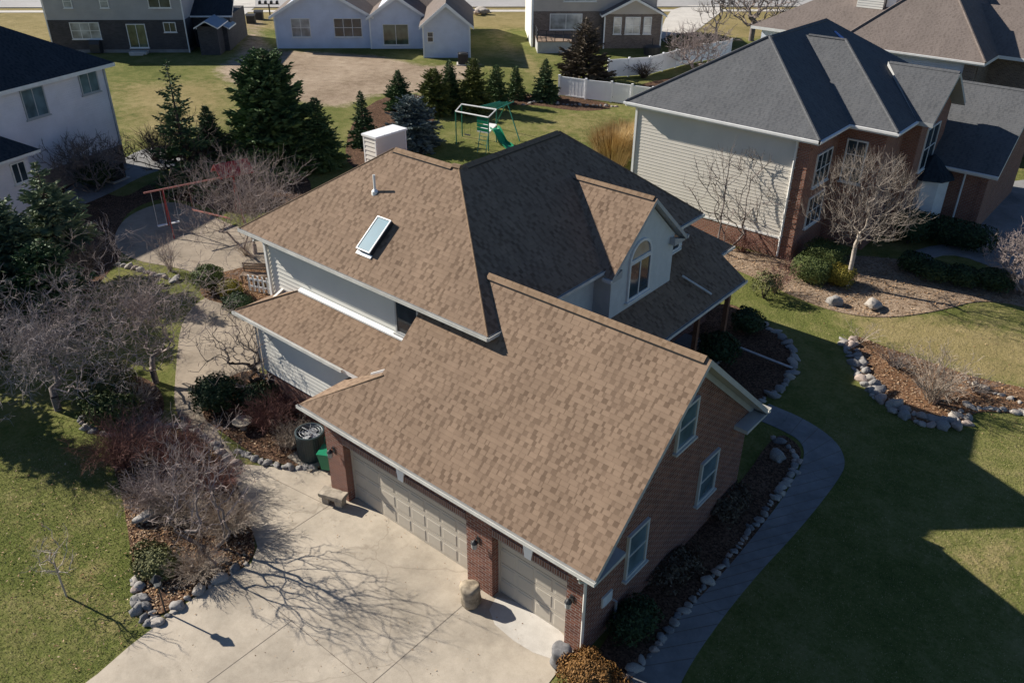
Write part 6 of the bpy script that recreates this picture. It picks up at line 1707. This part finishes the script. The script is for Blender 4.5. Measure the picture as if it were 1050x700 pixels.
for x in (-.52, .52):
    for y in (-.18, .22):
        b = MB(); b.box((x - .03, y - .03, 0), (x + .03, y + .03, .419 if y < 0 else .9)); b.build('leg', M['wood'], root, local=True)
# shallow bowl in the bed by the wing
wx, wy = (-14.23, 0.09)
root = empty('bird_bath', (wx, wy, 0), 0, 'shallow pale stone bowl lying in the bed beside the tan path', 'bird bath')
b = MB(); b.lathe((0, 0, 0), [(.12, 0), (.1, .22), (.3, .3), (.34, .36), (.3, .36), (.1, .3)], 18); b.build('bowl', M['limestone'], root, local=True)
# child's cabin with turquoise awning behind the grey house
wx, wy = (-71.14, 31.63)
root = empty('sand_box', (wx, wy, 0), R(43), "child's wooden play box with turquoise canvas roof behind the grey house", 'play box')
b = MB(); b.box((-.9, -.7, 0), (.9, .7, .5)); b.box((-.8, -.6, .5), (.8, .6, .52)); b.build('box', M['wood'], root, local=True)
for x in (-.85, .85):
    for y in (-.65, .65):
        b = MB(); b.box((x - .04, y - .04, .5), (x + .04, y + .04, 1.6)); b.build('post', M['wood'], root, local=True)
b = MB(); b.prism([(-1.05, -.85, 1.6), (0, -.85, 2.0), (1.05, -.85, 1.6)], (0, 1.7, 0)); b.build('canopy', M['cyan'], root, local=True)
# barbecue and bicycle-like garden furniture by the grey house
wx, wy = (-77.54, 25.87)
root = empty('patio_chair', (wx, wy, 0), .6, 'white tubular patio chair on the lawn behind the grey house', 'chair')
b = MB(); b.box((-.3, -.3, .42), (.3, .3, .46)); b.build('seat', M['vinyl'], root, local=True)
b = MB(); b.box((-.3, .27, .5), (.3, .31, 1.05)); b.build('backrest', M['vinyl'], root, local=True)
for x in (-.27, .27):
    for y in (-.27, .29):
        b = MB(); b.tube([(x, y, 0), (x, y, .42 if y < 0 else 1.0)], .03, 5); b.build('leg', M['vinyl'], root, local=True)
wx, wy = (-75.45, 25.97)
root = empty('barbecue', (wx, wy, 0), .6, 'black covered barbecue beside the white patio chair', 'barbecue')
b = MB(); b.box((-.5, -.3, .1), (.5, .3, .85)); b.build('cabinet', M['dark'], root, local=True)
b = MB(); b.prism([(-.5, -.3, .853), (-.5, .3, .853), (-.5, .25, 1.15), (-.5, -.1, 1.25)], (1, 0, 0)); b.build('lid', M['dark'], root, local=True)
for x in (-.4, .4):
    b = MB(); b.tube([(x - .03, .2, .1), (x + .03, .2, .1)], .1, 10); b.build('wheel', M['dark'], root, local=True)
def ac_unit(p, rz, label):
    root = empty('air_conditioner', (*p, 0), rz, label, 'air conditioner')
    b = MB(); b.box((-.45, -.45, .08), (.45, .45, .95)); b.build('casing', M['dark'], root, local=True)
    b = MB()
    for k in range(10): b.box((-.46, -.46, .15 + k * .075), (.46, .46, .18 + k * .075))
    b.build('grille', M['dark'], root, local=True)
    b = MB(); b.box((-.47, -.47, .951), (.47, .47, .97)); b.lathe((0, 0, .972), [(.38, 0), (.36, .05), (.08, .06)], 16); b.build('fan_guard', M['dark'], root, local=True)
    b = MB(); b.box((-.6, -.6, 0), (.6, .6, .079)); b.build('pad', M['concrete_new'], root, local=True)
ac_unit((-46.57, 45.73), R(43), 'dark air conditioner unit at the corner of the pale blue house')
ac_unit((-41.10, 9.64), R(106), 'grey air conditioner unit beside the white house base')
# closed patio umbrella heap by the sunroom
wx, wy = (-35.96, 60.88)
root = empty('patio_table', (wx, wy, 0), R(43), 'dark round patio table covered for winter beside the brick sunroom', 'table')
b = MB(); b.lathe((0, 0, 0), [(.75, .0), (.8, .3), (.85, .72), (.8, .78), (.05, .9)], 18); b.build('cover', M['dark'], root, local=True)
b = MB(); b.tube([(0, 0, .9), (0, 0, 1.5)], .05, 6); b.build('umbrella_pole', M['dark'], root, local=True)
# mailbox cluster by the street
wx, wy = (-80.68, 49.35)
root = empty('mailbox_stand', (wx, wy, 0), R(43), 'dark post with a row of mailboxes beside the street', 'mailbox')
b = MB(); b.box((-.07, -.07, 0), (.07, .07, 1.2)); b.build('post', M['dark'], root, local=True)
b = MB(); b.box((-1.2, -.1, 1.2), (1.2, .1, 1.28)); b.build('crossbar', M['dark'], root, local=True)
for k in range(4):
    x = -1.0 + k * .66
    b = MB(); b.prism([(x - .12, -.25, 1.281), (x + .12, -.25, 1.281), (x + .12, -.25, 1.5), (x + .07, -.25, 1.6), (x - .07, -.25, 1.6), (x - .12, -.25, 1.5)], (0, .5, 0)); b.build('mailbox', M['dark'], root, local=True)
for i, (p, lab, c_) in enumerate((((-78.05, 44.97), 'dark utility cabinet on the strip beside the pale blue house', 'dark'), ((-79.46, 47.00), 'dark refuse bin on the strip beside the pale blue house', 'dark'))):
    root = empty('utility_box', (*p, 0), R(43), lab, 'utility box')
    b = MB(); b.box((-.45, -.35, 0), (.45, .35, .8)); b.build('cabinet', M[c_], root, local=True)
    b = MB(); b.prism([(-.5, -.4, .803), (.5, -.4, .803), (.5, -.1, .95), (-.5, -.1, .95)], (0, .5, 0)); b.build('lid', M[c_], root, local=True)
